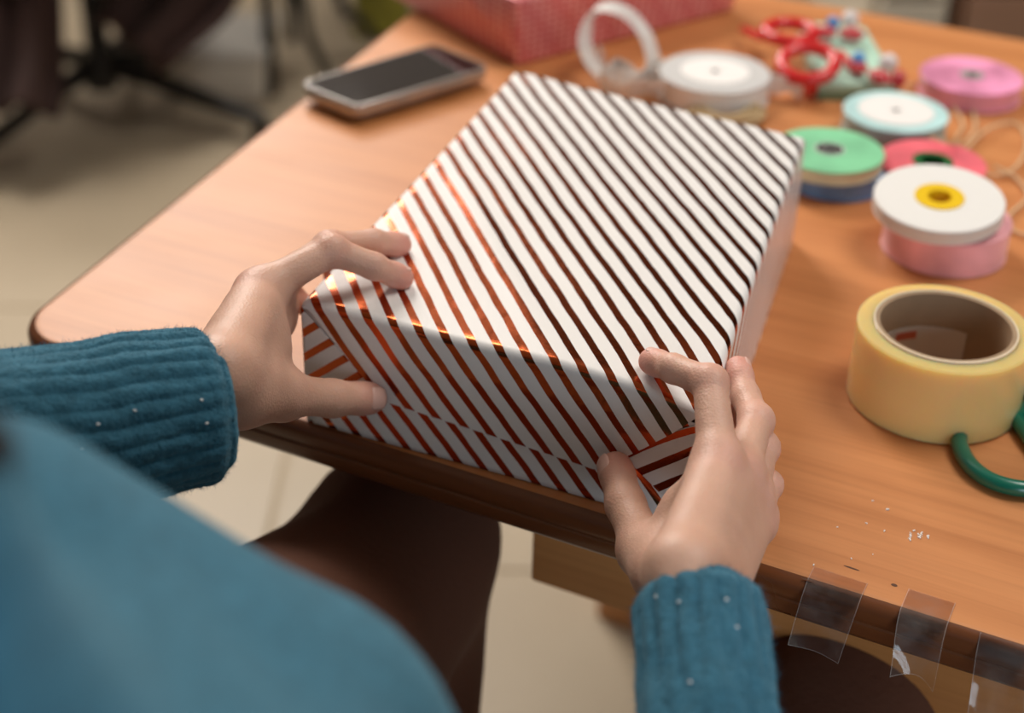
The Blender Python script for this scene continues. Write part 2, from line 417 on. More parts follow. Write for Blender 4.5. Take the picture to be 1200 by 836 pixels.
# ================================================================== the gift box
def paper_mat():
    m, t, p = nt_new('striped_foil_paper'); L = t.links.new
    uv = node(t, 'ShaderNodeUVMap'); uv.uv_map = 'UVMap'
    sep = node(t, 'ShaderNodeSeparateXYZ'); L(uv.outputs[0], sep.inputs[0])
    a = node(t, 'ShaderNodeMath', operation='MULTIPLY'); a.inputs[1].default_value = 1 / 15.2; L(sep.outputs[0], a.inputs[0])
    b = node(t, 'ShaderNodeMath', operation='MULTIPLY_ADD'); b.inputs[1].default_value = 1 / 18.2; L(sep.outputs[1], b.inputs[0]); L(a.outputs[0], b.inputs[2])
    ns = node(t, 'ShaderNodeTexNoise', i_Scale=0.045, i_Detail=1.0); L(uv.outputs[0], ns.inputs['Vector'])
    c = node(t, 'ShaderNodeMath', operation='MULTIPLY_ADD'); c.inputs[1].default_value = 0.12; L(ns.outputs[0], c.inputs[0]); L(b.outputs[0], c.inputs[2])
    d = node(t, 'ShaderNodeMath', operation='SUBTRACT'); d.inputs[1].default_value = 0.445 + 0.06; L(c.outputs[0], d.inputs[0])
    fr = node(t, 'ShaderNodeMath', operation='FRACT'); L(d.outputs[0], fr.inputs[0])
    lt = node(t, 'ShaderNodeMath', operation='LESS_THAN'); lt.inputs[1].default_value = 0.37; L(fr.outputs[0], lt.inputs[0])
    p.inputs['Base Color'].default_value = (0.82, 0.79, 0.77, 1); p.inputs['Roughness'].default_value = 0.46
    p.inputs['Specular IOR Level'].default_value = 0.32
    # fine canvas grain of the paper
    vo = node(t, 'ShaderNodeTexNoise', i_Scale=2.2, i_Detail=1.0); L(uv.outputs[0], vo.inputs['Vector'])
    bp = node(t, 'ShaderNodeBump', i_Strength=0.10, i_Distance=0.0003); L(vo.outputs[0], bp.inputs['Height']); L(bp.outputs[0], p.inputs['Normal'])
    foil = node(t, 'ShaderNodeBsdfPrincipled'); foil.inputs['Base Color'].default_value = (0.48, 0.098, 0.030, 1); foil.inputs['Metallic'].default_value = 1.0; foil.inputs['Roughness'].default_value = 0.17
    wn = node(t, 'ShaderNodeTexNoise', i_Scale=0.07, i_Detail=3.0); L(uv.outputs[0], wn.inputs['Vector'])
    b2 = node(t, 'ShaderNodeBump', i_Strength=0.35, i_Distance=0.001); L(wn.outputs[0], b2.inputs['Height']); L(b2.outputs[0], foil.inputs['Normal'])
    mx = node(t, 'ShaderNodeMixShader'); L(lt.outputs[0], mx.inputs[0]); L(p.outputs[0], mx.inputs[1]); L(foil.outputs[0], mx.inputs[2])
    L(mx.outputs[0], t.nodes['Material Output'].inputs[0]); return m
m_paper = paper_mat()
BH = 0.078; BZ = Z + BH
bA, bB, bC, bD = at(352, 352, BZ), at(832, 470, BZ), at(945, 160, BZ), at(603, 82, BZ)
for q in (bA, bB, bC, bD): q[2] = 0
bex = unit(bB - bA); bey = np.array([-bex[1], bex[0], 0]); bn = -bey      # bn: outward normal of the front end
BWm = float(np.linalg.norm(bB - bA)) * 1000
def bxy(u, v):       # bilinear plan of the box, 0..1
    return bA * (1 - u) * (1 - v) + bB * u * (1 - v) + bC * u * v + bD * (1 - u) * v
def sag(u, v):       # how the loose paper dips and ripples on top
    x, y = u * 227, v * 340
    s = -7.5 * math.exp(-((x - 232) / 34) ** 2 - (y / 34) ** 2)
    # ridge running back from the front edge to the left edge
    dd = (x - 22 - (175 - y) * 0.72); s += 1.0 * math.exp(-(dd / 9) ** 2) * math.exp(-((y - 85) / 75) ** 2)
    s += 1.4 * math.exp(-((x - 20) / 40) ** 2 - ((y - 70) / 55) ** 2)
    s += 0.45 * math.sin(x / 19 + y / 31) * math.sin(y / 24 + 1) * min(1, min(u, 1 - u) * 6)
    s += 0.9 * math.exp(-((x - 18) / 22) ** 2 - ((y - 345) / 20) ** 2) * 2 - 1.5 * math.exp(-((x - 2) / 8) ** 2 - ((y - 345) / 8) ** 2)
    return s / 1000
gift = empty('gift_box', 'gift box in white paper with diagonal copper foil stripes held by both hands', 'gift box', (float(bxy(.5, .5)[0]), float(bxy(.5, .5)[1]), Z))
# wrapped body: a grid over the top that turns down over all four sides (a rounded edge, then the side)
R = 4.8
def edge_steps(nin, length):
    s = list(np.linspace(0, 1, nin + 1)); return s
prof_in = [(R, 0.0)]
ARC = [(R * (1 - math.sin(a)), R * (1 - math.cos(a)), R * a) for a in np.linspace(0, math.pi / 2, 7)]   # inset, drop, unrolled
def axis_list(L, n):
    """(coord 0..L, drop, unrolled coord) from the bottom of one side over the top to the bottom of the other"""
    out = []
    H = BH * 1000
    down = [H - 0.3, H * .75, H * .5, H * .25]
    for d in down: out.append((0.0, d, -(d - R) + R - R * math.pi / 2))
    for i, (ins, dr, un) in enumerate(ARC[::-1]): out.append((ins, dr, R - un))
    for x in np.linspace(R, L - R, n)[1:-1]: out.append((x, 0.0, x))
    for (ins, dr, un) in ARC: out.append((L - ins, dr, L - R + un))
    for d in down[::-1]: out.append((L, d, L - R + R * math.pi / 2 + (d - R)))
    return out
LX, LY = 227.0, 340.0
xs = axis_list(LX, 54); ys = axis_list(LY, 70)[4:]
H = BH * 1000; W = BWm
def flap_off(s, t):
    b = 1.5 + 0.7 * math.exp(-((t - 24) / 14) ** 2) * (0.5 + 0.5 * math.sin(s / 31 + .6))
    b += 2.6 * max(0, (s - 160) / 60) ** 1.5 * max(0, 1 - abs(t - 45) / 42)      # the right wing stands away from the box
    k = min(1, max(0, (H - R - t) / 18)); return b * k * k * (3 - 2 * k)
V, UVs, Fc = [], [], []
NF = 26; nx = len(xs)
for f in range(NF):                       # the upper flap: the top sheet carried on down over the end, narrowing
    b = 1 - f / NF
    for (x, dx_, ux) in xs:
        xx = min(max(x, R), LX - R); a = (xx - R) / (LX - 2 * R)
        t_ = (H - R) * (1 - b) + (28.7 - 8.0 * a) * b
        fl_, fr_ = R * (1 - b) + 48.7 * b, (LX - R) * (1 - b) + 170.4 * b
        fr_ += 5.0 * math.sin(math.pi * b) ; s_ = fl_ * (1 - a) + fr_ * a
        P = bA * (1 - s_ / LX) + bB * (s_ / LX) + bn * (flap_off(s_, t_) / 1000)
        P[2] = Z + t_ / 1000 + sag(s_ / LX, 0) * max(0, 1 - (H - t_) / 30)
        V.append(P); UVs.append((s_ * BWm / LX, 2 * R - R * math.pi / 2 - (H - t_)))
for (y, dy_, uy) in ys:
    for (x, dx_, ux) in xs:
        P = bxy(x / LX, y / LY).copy(); drop = max(dx_, dy_)
        if dx_ > 0 and dy_ > 0 and dx_ <= R and dy_ <= R: drop = min(R, math.hypot(dx_, dy_))
        k = max(0, 1 - drop / 30)
        P[2] = BZ - drop / 1000 + sag(x / LX, y / LY) * k
        # long sides bow a little
        if dx_ > R and dy_ == 0: P += bex * (0.0012 * math.sin(y / 40) * (1 if x > 100 else -1) * math.sin(math.pi * min(1, drop / 78)))
        pl = bxy(x / LX, y / LY) - bA
        V.append(P); UVs.append((float(pl @ bex) * 1000 + ux - x, float(pl @ bey) * 1000 + uy - y))
ys_all = [(0, 1, 0)] * NF + ys
for j in range(len(ys_all) - 1):
    for i in range(nx - 1):
        if j < NF:
            if xs[i][1] > 0 and xs[i + 1][1] > 0: continue
        else:
            # leave out the corner blocks where both sides have already turned down
            ci = xs[i][1] > R - 1e-6 and xs[i + 1][1] > R - 1e-6; cj = ys_all[j][1] > R - 1e-6 and ys_all[j + 1][1] > R - 1e-6
            if ci and cj: continue
        a = j * nx + i; Fc.append([a, a + 1, a + nx + 1, a + nx])
# underside
base = [np.array([*q[:2], Z + .0003]) for q in (bA, bB, bC, bD)]
nb = len(V); V += base; UVs += [(0, 0), (227, 0), (227, 340), (0, 340)]; Fc.append([nb + 3, nb + 2, nb + 1, nb])
mesh_obj('wrapped_body', V, Fc, m_paper, gift, True, UVs)
# folded end facing the camera: two tucked side flaps, the lower flap, the upper flap over them
def flap(name, outline, off, uvfun, n=14, curl=None, offs=None):
    """outline: four corners (s, t) in mm on the end face: tl, tr, br, bl"""
    tl, tr, br, bl = [np.array(q, float) for q in outline]; V, UVl, Fc = [], [], []
    for j in range(n + 1):
        for i in range(n + 1):
            a, b = i / n, j / n
            q = (tl * (1 - a) + tr * a) * (1 - b) + (bl * (1 - a) + br * a) * b
            s_, t_ = q
            o_ = off if offs is None else offs(s_, t_, b)
            if curl: o_ += curl(a, b)
            P = bA * (1 - s_ / BWm) + bB * (s_ / BWm); P = P + bn * (o_ / 1000); P[2] = Z + t_ / 1000 + sag(s_ / LX, 0) * max(0, 1 - (H - t_) / 30)
            V.append(P); UVl.append(uvfun(s_, t_))
    for j in range(n):
        for i in range(n):
            a = j * (n + 1) + i; Fc.append([a, a + n + 1, a + n + 2, a + 1])
    o = mesh_obj(name, V, Fc, m_paper, gift, True, UVl)
    m = o.modifiers.new('thickness', 'SOLIDIFY'); m.thickness = 0.00025; m.offset = -1
    return o
H = BH * 1000; W = BWm
flap('end_panel', [(0.3, H - R - .5), (W - .3, H - R - 6.5), (W - .3, .5), (.3, .5)], -0.25, lambda s, t: (s, 5 - (H - t)), n=10)
flap('side_flap', [(0.6, H - 3), (2, H - 6), (52, 27), (0.6, 1)], 0.5, lambda s, t: (t - H, -s))
flap('side_flap', [(W - 2, H - 8), (W - .6, H - 5), (W - .6, 1), (W - 58, 20)], 0.5, lambda s, t: (W + H - t, -(W - s)))
flap('lower_flap', [(46, 42), (W - 50, 40), (W - 1.5, .8), (1.5, .8)], 0, lambda s, t: (s + 3.5, -(H - t) + 9),
     offs=lambda s, t, b: 1.0 + 0.3 * math.sin(s / 23))

# ================================================================== phone
m_case = simple('clear_silver_case', (0.44, 0.40, 0.37), 0.2, 0.5, Coat_Weight=0.5)
m_screen = simple('phone_glass', (0.012, 0.010, 0.010), 0.06, Coat_Weight=0.6)
m_dark = simple('black_plastic', (0.012, 0.011, 0.011), 0.35)
zt = Z + .0165
pc = [at(348, 97, zt), at(417, 126, zt), at(577, 78, zt), at(508, 50, zt)]
ctr = sum(pc) / 4
phone = empty('smartphone', 'smartphone lying face up in a clear silver case near the left table edge', 'phone', (float(ctr[0]), float(ctr[1]), Z))
def phone_slab(P, r, prof, n=8):
    RPp = rounded_poly([q[:2] for q in P], r, n); return slab(RPp, prof)
cc = [q[:2] for q in pc]
if (cc[1] - cc[0])[0] * (cc[2] - cc[1])[1] - (cc[1] - cc[0])[1] * (cc[2] - cc[1])[0] < 0: cc = cc[::-1]
mesh_obj('case', *phone_slab(cc, .011, [(.0042, zt - .0010), (.0034, zt - .0009), (.0030, zt), (.0015, zt), (.0004, zt - .001), (0, zt - .003), (0, zt - .008), (.0008, zt - .0105), (.003, zt - .0115)]), m_case, phone)
mesh_obj('screen', *phone_slab([c + unit(sum(cc) / 4 - c) * .0045 for c in cc], .007, [(.0004, zt - .0002), (0, zt - .0005), (0, zt - .003)]), m_screen, phone)
u1 = unit(pc[2] - pc[1]); v1 = unit(pc[3] - pc[2]); uz = np.array([0, 0, 1.0]); out1 = np.cross(u1, uz); out1 = out1 * (1 if out1 @ (pc[1] - ctr) > 0 else -1)
for s, L in ((.32, .010), (.62, .010), (.72, .016)):
    c = pc[1] * (1 - s) + pc[2] * s + out1 * .0006; c[2] = zt - .005
    o = mesh_obj('button', *box_vf(c, (L, .0022, .0026), [u1, out1, uz]), m_case, phone, False); add_mod_bevel(o, .0006)
for cpos in ((.16, .35), (.16, .7), (.92, .3), (.92, .7)):
    c = (pc[0] * (1 - cpos[0]) + pc[3] * cpos[0]) * (1 - cpos[1]) + (pc[1] * (1 - cpos[0]) + pc[2] * cpos[0]) * cpos[1]; c[2] = Z
    mesh_obj('case_foot', *lathe_vf([(0.0001, .0003), (.004, .0003), (.0045, .0055), (.0001, .0055)], 16, c), m_case, phone)

# ================================================================== pink sparkling gift at the back
m_pink_foil, t, p = nt_new('pink_dotted_foil'); L = t.links.new
tc = node(t, 'ShaderNodeTexCoord'); vo = node(t, 'ShaderNodeTexVoronoi', i_Scale=170.0, i_Randomness=0.05); L(tc.outputs['Object'], vo.inputs['Vector'])
r = ramp(t, [(0.30, (0.90, 0.52, 0.52)), (0.42, (0.68, 0.19, 0.21))]); L(vo.outputs['Distance'], r.inputs[0]); L(r.outputs[0], p.inputs['Base Color'])
p.inputs['Roughness'].default_value = 0.30; p.inputs['Metallic'].default_value = 0.35
kc = at(605, 79); kl = at(468, 2); kr = at(846, 17)
dl, dr = unit(kl - kc), unit(kr - kc)
Hp = 0.062; ktop = atd(628, 19, depth(at(628, 19, Z + Hp)))
PL, PR = 0.26, 0.25
outw = -unit(dl + dr)
ring = lambda e, z: [q + np.array([0, 0, z - q[2]]) for q in (kc + outw * e * 1.4, kc + dr * PR + (dr - dl) * e, kc + dr * PR + dl * PL - outw * e * 1.4, kc + dl * PL + (dl - dr) * e)]
Vp = ring(0, Z + .0004) + ring(.003, Z + .03) + ring(.007, Z + Hp)
Fp = [[3, 2, 1, 0]] + [[4 * k + i, 4 * k + (i + 1) % 4, 4 * k + 4 + (i + 1) % 4, 4 * k + 4 + i] for k in (0, 1) for i in range(4)] + [[8, 9, 10, 11]]
pg = empty('pink_gift', 'gift box in sparkling pink dotted paper standing behind the smartphone', 'gift box', (float(kc[0]), float(kc[1]), Z))
o = mesh_obj('wrapped_body', Vp, Fp, m_pink_foil, pg, False); add_mod_bevel(o, .003, 3)
m_foldline = simple('pink_paper_fold', (0.62, 0.22, 0.22), 0.3, 0.3)
ft = [np.array([*(kc + outw * .0085 + dl * a)[:2], z]) for a, z in ((.002, Z + .058), (.09, Z + .0585), (.075, Z + .045), (.004, Z + .018))]
ft2 = [q + unit(np.cross(dl, [0, 0, 1])) * (-.0012 if np.cross(dl, [0, 0, 1]) @ outw < 0 else .0012) for q in ft]
mesh_obj('folded_flap', ft + ft2, [[0, 1, 2, 3], [7, 6, 5, 4], [0, 4, 5, 1], [1, 5, 6, 2], [2, 6, 7, 3], [3, 7, 4, 0]], m_pink_foil, pg, False)

# ================================================================== ribbon spools
def satin(name, col, rough=0.32, streak=0.12):
    m, t, p = nt_new(name); L = t.links.new
    tc = node(t, 'ShaderNodeTexCoord'); n = node(t, 'ShaderNodeTexNoise', i_Scale=28.0, i_Detail=2.0); L(tc.outputs['Object'], n.inputs['Vector'])
    a = tuple(max(0, c * (1 - streak)) for c in col); b = tuple(min(1, c * (1 + streak)) for c in col)
    r = ramp(t, [(0.35, a), (0.65, b)]); L(n.outputs[0], r.inputs[0]); L(r.outputs[0], p.inputs['Base Color'])
    p.inputs['Roughness'].default_value = rough; p.inputs['Sheen Weight'].default_value = 0.2
    return m
def disc_prof(r, hole, h, ch=.0008):
    return [(hole, 0), (r - ch, 0), (r, ch), (r, h - ch), (r - ch, h), (hole, h)]
def spool(name, label, top, rad, h, m_flange, m_wound, m_core, hole=0.16, tilt=None, inset=0.001, flange=.0016, m_label=None, label_r=0.62, core_ring=None, m_under=None):
    """a ribbon spool: two flanges, the wound ribbon between, a core tube; top = centre of the upper flange's face"""
    top = np.asarray(top, float); ax = unit(tilt) if tilt is not None else np.array([0, 0, 1.0])
    c0 = top - ax * h
    e = empty(name, label, 'ribbon spool', tuple(float(q) for q in c0))
    hr = rad * hole
    mesh_obj('flange', *lathe_vf(disc_prof(rad, hr, flange, .0006), 56, top - ax * flange, ax, True), m_flange, e)
    mesh_obj('flange', *lathe_vf(disc_prof(rad, hr, flange, .0006), 56, c0, ax, True), m_under or m_flange, e)
    mesh_obj('wound_ribbon', *lathe_vf(disc_prof(rad - inset, hr * 1.2, h - 2 * flange, .0004), 56, c0 + ax * flange, ax, True), m_wound, e)
    cr = hr * (core_ring or 1.45)
    mesh_obj('core', *lathe_vf([(hr * .78, 0.0005), (hr, 0.0005), (hr, h), (cr, h), (cr, h + .0007), (hr * .78, h + .0007)], 40, c0, ax, True), m_core, e)
    if m_label is not None:
        mesh_obj('paper_label', *lathe_vf([(hr * .9, h + .0001), (rad * label_r, h + .0001), (rad * label_r, h + .0007), (hr * .9, h + .0007)], 48, c0, ax, True), m_label, e)
    return e
m_pink = satin('pink_plastic', (0.86, 0.27, 0.46), 0.28, 0.35)
m_pinkside = satin('pink_ribbon', (0.80, 0.30, 0.36), 0.35)
m_grey = simple('grey_core', (0.36, 0.34, 0.32), 0.5)
m_mint = satin('mint_plastic', (0.50, 0.76, 0.76), 0.3)
m_mintside = satin('mint_ribbon', (0.32, 0.45, 0.43), 0.4)
m_label = simple('white_paper_label', (0.83, 0.80, 0.78), 0.6)
m_green = satin('green_plastic', (0.22, 0.62, 0.34), 0.3, 0.12)
m_cream = satin('cream_ribbon', (0.62, 0.66, 0.46), 0.45)
m_blue = satin('blue_ribbon', (0.10, 0.25, 0.50), 0.35, 0.25)
m_red = satin('coral_ribbon', (0.82, 0.13, 0.17), 0.35, 0.15)
m_dgreen = simple('dark_green_core', (0.01, 0.12, 0.03), 0.4)
m_white = simple('white_ribbon_face', (0.82, 0.80, 0.77), 0.45)
m_whiteside = simple('white_ribbon_edge', (0.70, 0.66, 0.60), 0.55)
m_yellow = simple('yellow_core', (0.85, 0.55, 0.01), 0.35)
m_blush = satin('blush_organza', (0.85, 0.40, 0.43), 0.3, 0.2)
m_clear = simple('clear_plastic', (0.84, 0.83, 0.82), 0.25, Transmission_Weight=0.25)
def rad_for(x, y, z, wpx): return 0.5 * wpx * depth(at(x, y, z)) / F_PX * 0.975
spool('ribbon_spool', 'bright pink ribbon spool with a grey core at the far right of the table', at(1139, 88, Z + .017), rad_for(1139, 88, Z + .017, 123), .0165, m_pink, m_pinkside, m_grey)
spool('ribbon_spool', 'pale mint ribbon spool with a round white paper label', at(1050, 130, Z + .022), rad_for(1050, 130, Z + .022, 126), .0215, m_mint, m_mintside, m_label, hole=.06, m_label=m_label, label_r=.72)
gx = at(972, 175, Z + .0265)
spool('ribbon_spool', 'bright green ribbon spool stacked on the blue one beside the striped gift', gx, rad_for(972, 175, Z + .0265, 132), .0105, m_green, m_cream, m_grey, hole=.17, inset=.0006, m_label=m_label, label_r=.27, m_under=m_cream)
bx_ = at(981, 190, Z + .0155); 
spool('ribbon_spool', 'blue ribbon spool lying under the bright green one', np.array([bx_[0], bx_[1], Z + .0155]), rad_for(981, 190, Z + .0155, 122), .015, m_blue, m_blue, m_grey)
spool('ribbon_spool', 'coral red ribbon spool with a dark green core behind the white one', at(1093, 189, Z + .0195), rad_for(1093, 189, Z + .0195, 128), .019, m_red, m_red, m_dgreen, hole=.30, core_ring=1.25)
tl_ax = unit(np.array([-0.04, -0.10, 1.0]))
wt = at(1101, 231, Z + .0415)
spool('ribbon_spool', 'white ribbon spool with a yellow core leaning on the blush pink one', wt, rad_for(1101, 231, Z + .0415, 155), .0105, m_white, m_whiteside, m_yellow, hole=.235, tilt=tl_ax, inset=.0, core_ring=1.62)
spool('ribbon_spool', 'blush pink organza spool underneath the white one with a yellow core', at(1112, 253, Z + .0255), rad_for(1112, 253, Z + .0255, 150), .025, m_blush, m_blush, m_white, inset=.0004)
spool('ribbon_spool', 'clear spool of white ribbon with a white label behind the striped gift', at(838, 84, Z + .022), rad_for(838, 84, Z + .022, 134), .0215, m_clear, m_white, m_label, hole=.06, m_label=m_label, label_r=.62)

# white organza ribbon: one standing loop with a crumpled foot, and a loose cut end on the other side of its spool
def organza(name):
    m = bpy.data.materials.new(name); m.use_nodes = True; t = m.node_tree; p = t.nodes['Principled BSDF']
    p.inputs['Base Color'].default_value = (0.86, 0.83, 0.80, 1); p.inputs['Roughness'].default_value = 0.35; p.inputs['Sheen Weight'].default_value = 0.4
    tr = node(t, 'ShaderNodeBsdfTransparent'); mx = node(t, 'ShaderNodeMixShader')
    tc = node(t, 'ShaderNodeTexCoord'); n = node(t, 'ShaderNodeTexNoise', i_Scale=35.0, i_Detail=2.0); t.links.new(tc.outputs['Object'], n.inputs['Vector'])
    r = ramp(t, [(0.3, (0.45,) * 3), (0.7, (0.85,) * 3)]); t.links.new(n.outputs[0], r.inputs[0]); t.links.new(r.outputs[0], mx.inputs[0])
    t.links.new(tr.outputs[0], mx.inputs[1]); t.links.new(p.outputs[0], mx.inputs[2]); t.links.new(mx.outputs[0], t.nodes['Material Output'].inputs[0]); return m
m_org = organza('white_organza')
d_r = depth(at(730, 95, Z + .004))
lp = [(768, 92), (766, 70), (757, 42), (738, 18), (716, 9), (696, 18), (686, 42), (690, 66), (703, 84), (722, 98), (742, 90)]
pts = catmull([atd(x, y, d_r + .012 * math.sin(i * .6)) for i, (x, y) in enumerate(lp)], 8)
wid = np.array([unit(np.array([0.45, 0.85, 0.15])) for _ in pts])
rb = empty('ribbon_loop', 'white organza ribbon standing up in a loop between the pink gift and a clear spool', 'ribbon', tuple(float(q) for q in at(735, 98)))
pts[:, 2] = np.maximum(pts[:, 2], Z + .004)
mesh_obj('loop', *sweep_vf(pts, 0, flat=(.017, .0005), up=wid), m_org, rb)
for sd, lst in enumerate(([(700, 70), (712, 92), (738, 100), (760, 92), (780, 98)], [(708, 92), (725, 82), (745, 96), (766, 82), (786, 90)], [(703, 98), (730, 106), (756, 104), (782, 106)])):
    q = catmull([atd(x, y, depth(at(x, y, Z + .008)) - .004 * sd) for x, y in lst], 7); q[:, 2] = np.maximum(q[:, 2], Z + .012)
    up = np.array([unit(np.array([.2 * math.sin(i * .5 + sd), -.5 + .3 * math.sin(i * .7), 1])) for i in range(len(q))])
    mesh_obj('crumpled_fold', *sweep_vf(q, 0, flat=(.020, .0006), up=up), m_org, rb)
q = catmull([at(898, 96, Z + .016), at(915, 100, Z + .013), at(928, 98, Z + .014), at(940, 106, Z + .011)], 7)
tag(mesh_obj('ribbon_end', *sweep_vf(q, 0, flat=(.020, .0006), up=(0.15, -.4, 1)), m_org), 'short loose end of white organza ribbon right of its clear spool', 'ribbon')

# ring of jute twine behind the gift
m_jute = simple('jute_twine', (0.52, 0.37, 0.20), 0.85, bump=(900, 0.5, 0.001), vary=0.2, scale=300)
cj = at(850, 128, Z + .006)
jr = empty('twine_coil', 'small coil of natural jute twine half hidden behind the striped gift', 'twine', tuple(float(v) for v in (cj[0], cj[1], Z)))
for k in range(7):
    rr = .017 + .0045 * (k % 4); zz = .003 + .0042 * (k // 4) + .0008 * (k % 2); off = rng.normal(0, .0012, 2)
    P = [np.array([cj[0] + off[0] + rr * math.cos(a), cj[1] + off[1] + rr * math.sin(a), Z + zz + .0007 * math.sin(3 * a + k)]) for a in np.arange(28) * 2 * math.pi / 28]
    mesh_obj('strand', *sweep_vf(P, .0023, 7, True), m_jute, jr)

# loose loops of thin cream twine at the right
m_twine = simple('cream_twine', (0.66, 0.46, 0.27), 0.8, bump=(1200, 0.5, 0.001))
def string(name, label, lst, z, rad=.0012):
    P = catmull([at(x, y, Z + (zz if zz is not None else z)) for (x, y, *zr) in lst for zz in [zr[0] if zr else None]], 9)
    return tag(mesh_obj(name, *sweep_vf(P, rad, 7), m_twine), label, 'twine', None)
string('loose_twine', 'thin cream twine looping on the table below the bright pink spool', [(1050, 102, .004), (1085, 98, .003), (1110, 118, .003), (1128, 145, .003), (1120, 165, .003), (1130, 190, .003), (1158, 205, .003), (1188, 198, .004), (1203, 170, .003), (1192, 145, .003), (1160, 150, .005), (1135, 172, .005), (1128, 190, .0065), (1146, 205, .0065), (1160, 225, .003), (1155, 240, .003)], .003)
string('loose_twine', 'thin cream twine curling off the coral spool to the right edge', [(1140, 128, .003), (1143, 150, .004), (1128, 168, .007), (1112, 168, .026), (1100, 164, .026), (1090, 160, .026)], .003)
string('loose_twine', 'thin cream twine crossing behind the white spool at the right edge', [(1165, 195, .0055), (1190, 208, .003), (1204, 230, .003), (1185, 250, .003), (1178, 262, .003), (1200, 275, .003), (1230, 270, .003)], .003)

# mint box with the party glasses on it
m_mintbox = simple('mint_card', (0.45, 0.68, 0.55), 0.5, vary=0.06, scale=30)
zb = Z + .016
q = [at(958, 96, zb), at(1056, 100, zb), at(1014, 31, zb), at(936, 24, zb)]
ctr = sum(q) / 4
mb = empty('mint_box', 'flat pale mint green box lying under the red party glasses', 'box', (float(ctr[0]), float(ctr[1]), Z))
o = mesh_obj('lid', *slab(rounded_poly([v[:2] for v in q], .004, 4), [(.0015, zb), (0, zb - .0015), (0, zb - .008)]), m_mintbox, mb, False)
o = mesh_obj('tray', *slab(rounded_poly([v[:2] for v in q], .004, 4), [(.0008, zb - .0082), (.0008, Z + .0002)]), simple('mint_card_tray', (0.20, 0.36, 0.25), 0.55), mb, False)
m_redp = simple('red_plastic', (0.66, 0.018, 0.02), 0.25, Coat_Weight=0.3)
m_bow, t, p = nt_new('red_dotted_cloth')
tc = node(t, 'ShaderNodeTexCoord'); vo = node(t, 'ShaderNodeTexVoronoi', i_Scale=260.0, i_Randomness=0.2); t.links.new(tc.outputs['Object'], vo.inputs['Vector'])
r = ramp(t, [(0.22, (0.8, 0.62, 0.6)), (0.30, (0.55, 0.02, 0.03))]); t.links.new(vo.outputs['Distance'], r.inputs[0]); t.links.new(r.outputs[0], p.inputs['Base Color']); p.inputs['Roughness'].default_value = .7
m_bead = simple('blue_bead', (0.08, 0.28, 0.62), 0.25); m_pom = simple('white_pompom', (0.78, 0.72, 0.70), 0.9, bump=(500, 0.8, 0.002))
gl_ = empty('party_glasses', 'red round party glasses with dotted bows, blue beads and white pompoms on the mint box', 'glasses', tuple(float(v) for v in at(945, 78, zb)))
def rim(cx, cy, z, wpx, hpx, tk, slope):
    c = at(cx, cy, z); d = depth(c); a = wpx / 2 * d / F_PX
    # the rim's plane leans so that its lower side lies down and its upper side is raised
    xdir = unit(np.array([math.cos(slope), math.sin(slope), 0])); e = math.asin(min(1, hpx / wpx)); el = math.radians(25)
    lean = max(0, e - el); ydir = np.array([-xdir[1] * math.cos(lean), xdir[0] * math.cos(lean), math.sin(lean)])
    P = [c + a * (math.cos(s) * xdir + math.sin(s) * ydir) for s in np.arange(36) * 2 * math.pi / 36]
    mesh_obj('rim', *sweep_vf(P, tk, 10, True), m_redp, gl_); return c, a, xdir, ydir
R2 = rim(947, 74, Z + .027, 62, 41, .0056, -.42)
R1 = rim(926, 38, Z + .030, 57, 26, .0056, -.42)
def rod(name, lst, rad, mat, par):
    return mesh_obj(name, *sweep_vf(catmull([at(x, y, z) for x, y, z in lst], 6), rad, 9), mat, par)
rod('bridge', [(938, 54, Z + .031), (940, 51, Z + .032), (942, 48, Z + .031)], .004, m_redp, gl_)
rod('temple', [(900, 44, Z + .028), (888, 42, Z + .024), (872, 35, Z + .012)], .0042, m_redp, gl_)
rod('temple', [(950, 94, Z + .021), (950, 100, Z + .014), (949, 106, Z + .0055)], .0065, m_redp, gl_)
def blob(name, c, ax, r, mat, par, seg=14):
    x, y, z = [np.asarray(v, float) for v in ax]; V = []; Fc = []
    for i in range(1, 8):
        th = math.pi * i / 8
        for k in range(seg):
            ph = 2 * math.pi * k / seg; V.append(c + x * r[0] * math.sin(th) * math.cos(ph) + y * r[1] * math.sin(th) * math.sin(ph) + z * r[2] * math.cos(th))
    V += [c + z * r[2], c - z * r[2]]; T, B = len(V) - 2, len(V) - 1
    for i in range(6):
        for k in range(seg):
            j = (k + 1) % seg; Fc.append([i * seg + k, (i + 1) * seg + k, (i + 1) * seg + j, i * seg + j])
    for k in range(seg): Fc.append([T, k, (k + 1) % seg]); Fc.append([B, 6 * seg + (k + 1) % seg, 6 * seg + k])
    return mesh_obj(name, V, Fc, mat, par)
I3 = np.eye(3)
for (bx0, by0, bx1, by1, ex_, ey_, px_, py_) in ((966, 38, 998, 40, 976, 27, 996, 23), (1004, 78, 1031, 90, 1006, 69, 1041, 74)):
    for (xx, yy) in ((bx0, by0), (bx1, by1)):
        dirv = unit(at(bx1, by1, zb) - at(bx0, by0, zb)); s = np.cross([0, 0, 1], dirv)
        blob('bow', at(xx, yy, zb + .008), (dirv, s, np.array([0, 0, 1.0])), (.0115, .0075, .0055), m_bow, gl_)
    blob('bead', at(ex_, ey_, zb + .014), I3, (.006, .006, .006), m_bead, gl_)
    blob('pompom', at(px_, py_, zb + .010), I3, (.008, .008, .008), m_pom, gl_)
rod('stem', [(985, 62, Z + .022), (994, 72, Z + .022), (1000, 77, Z + .022)], .003, m_redp, gl_)
rod('stem', [(950, 40, Z + .028), (958, 39, Z + .025), (968, 38, Z + .023)], .003, m_redp, gl_)
blob('bow', at(1053, 93, zb + .006), I3, (.006, .006, .008), m_bow, gl_)

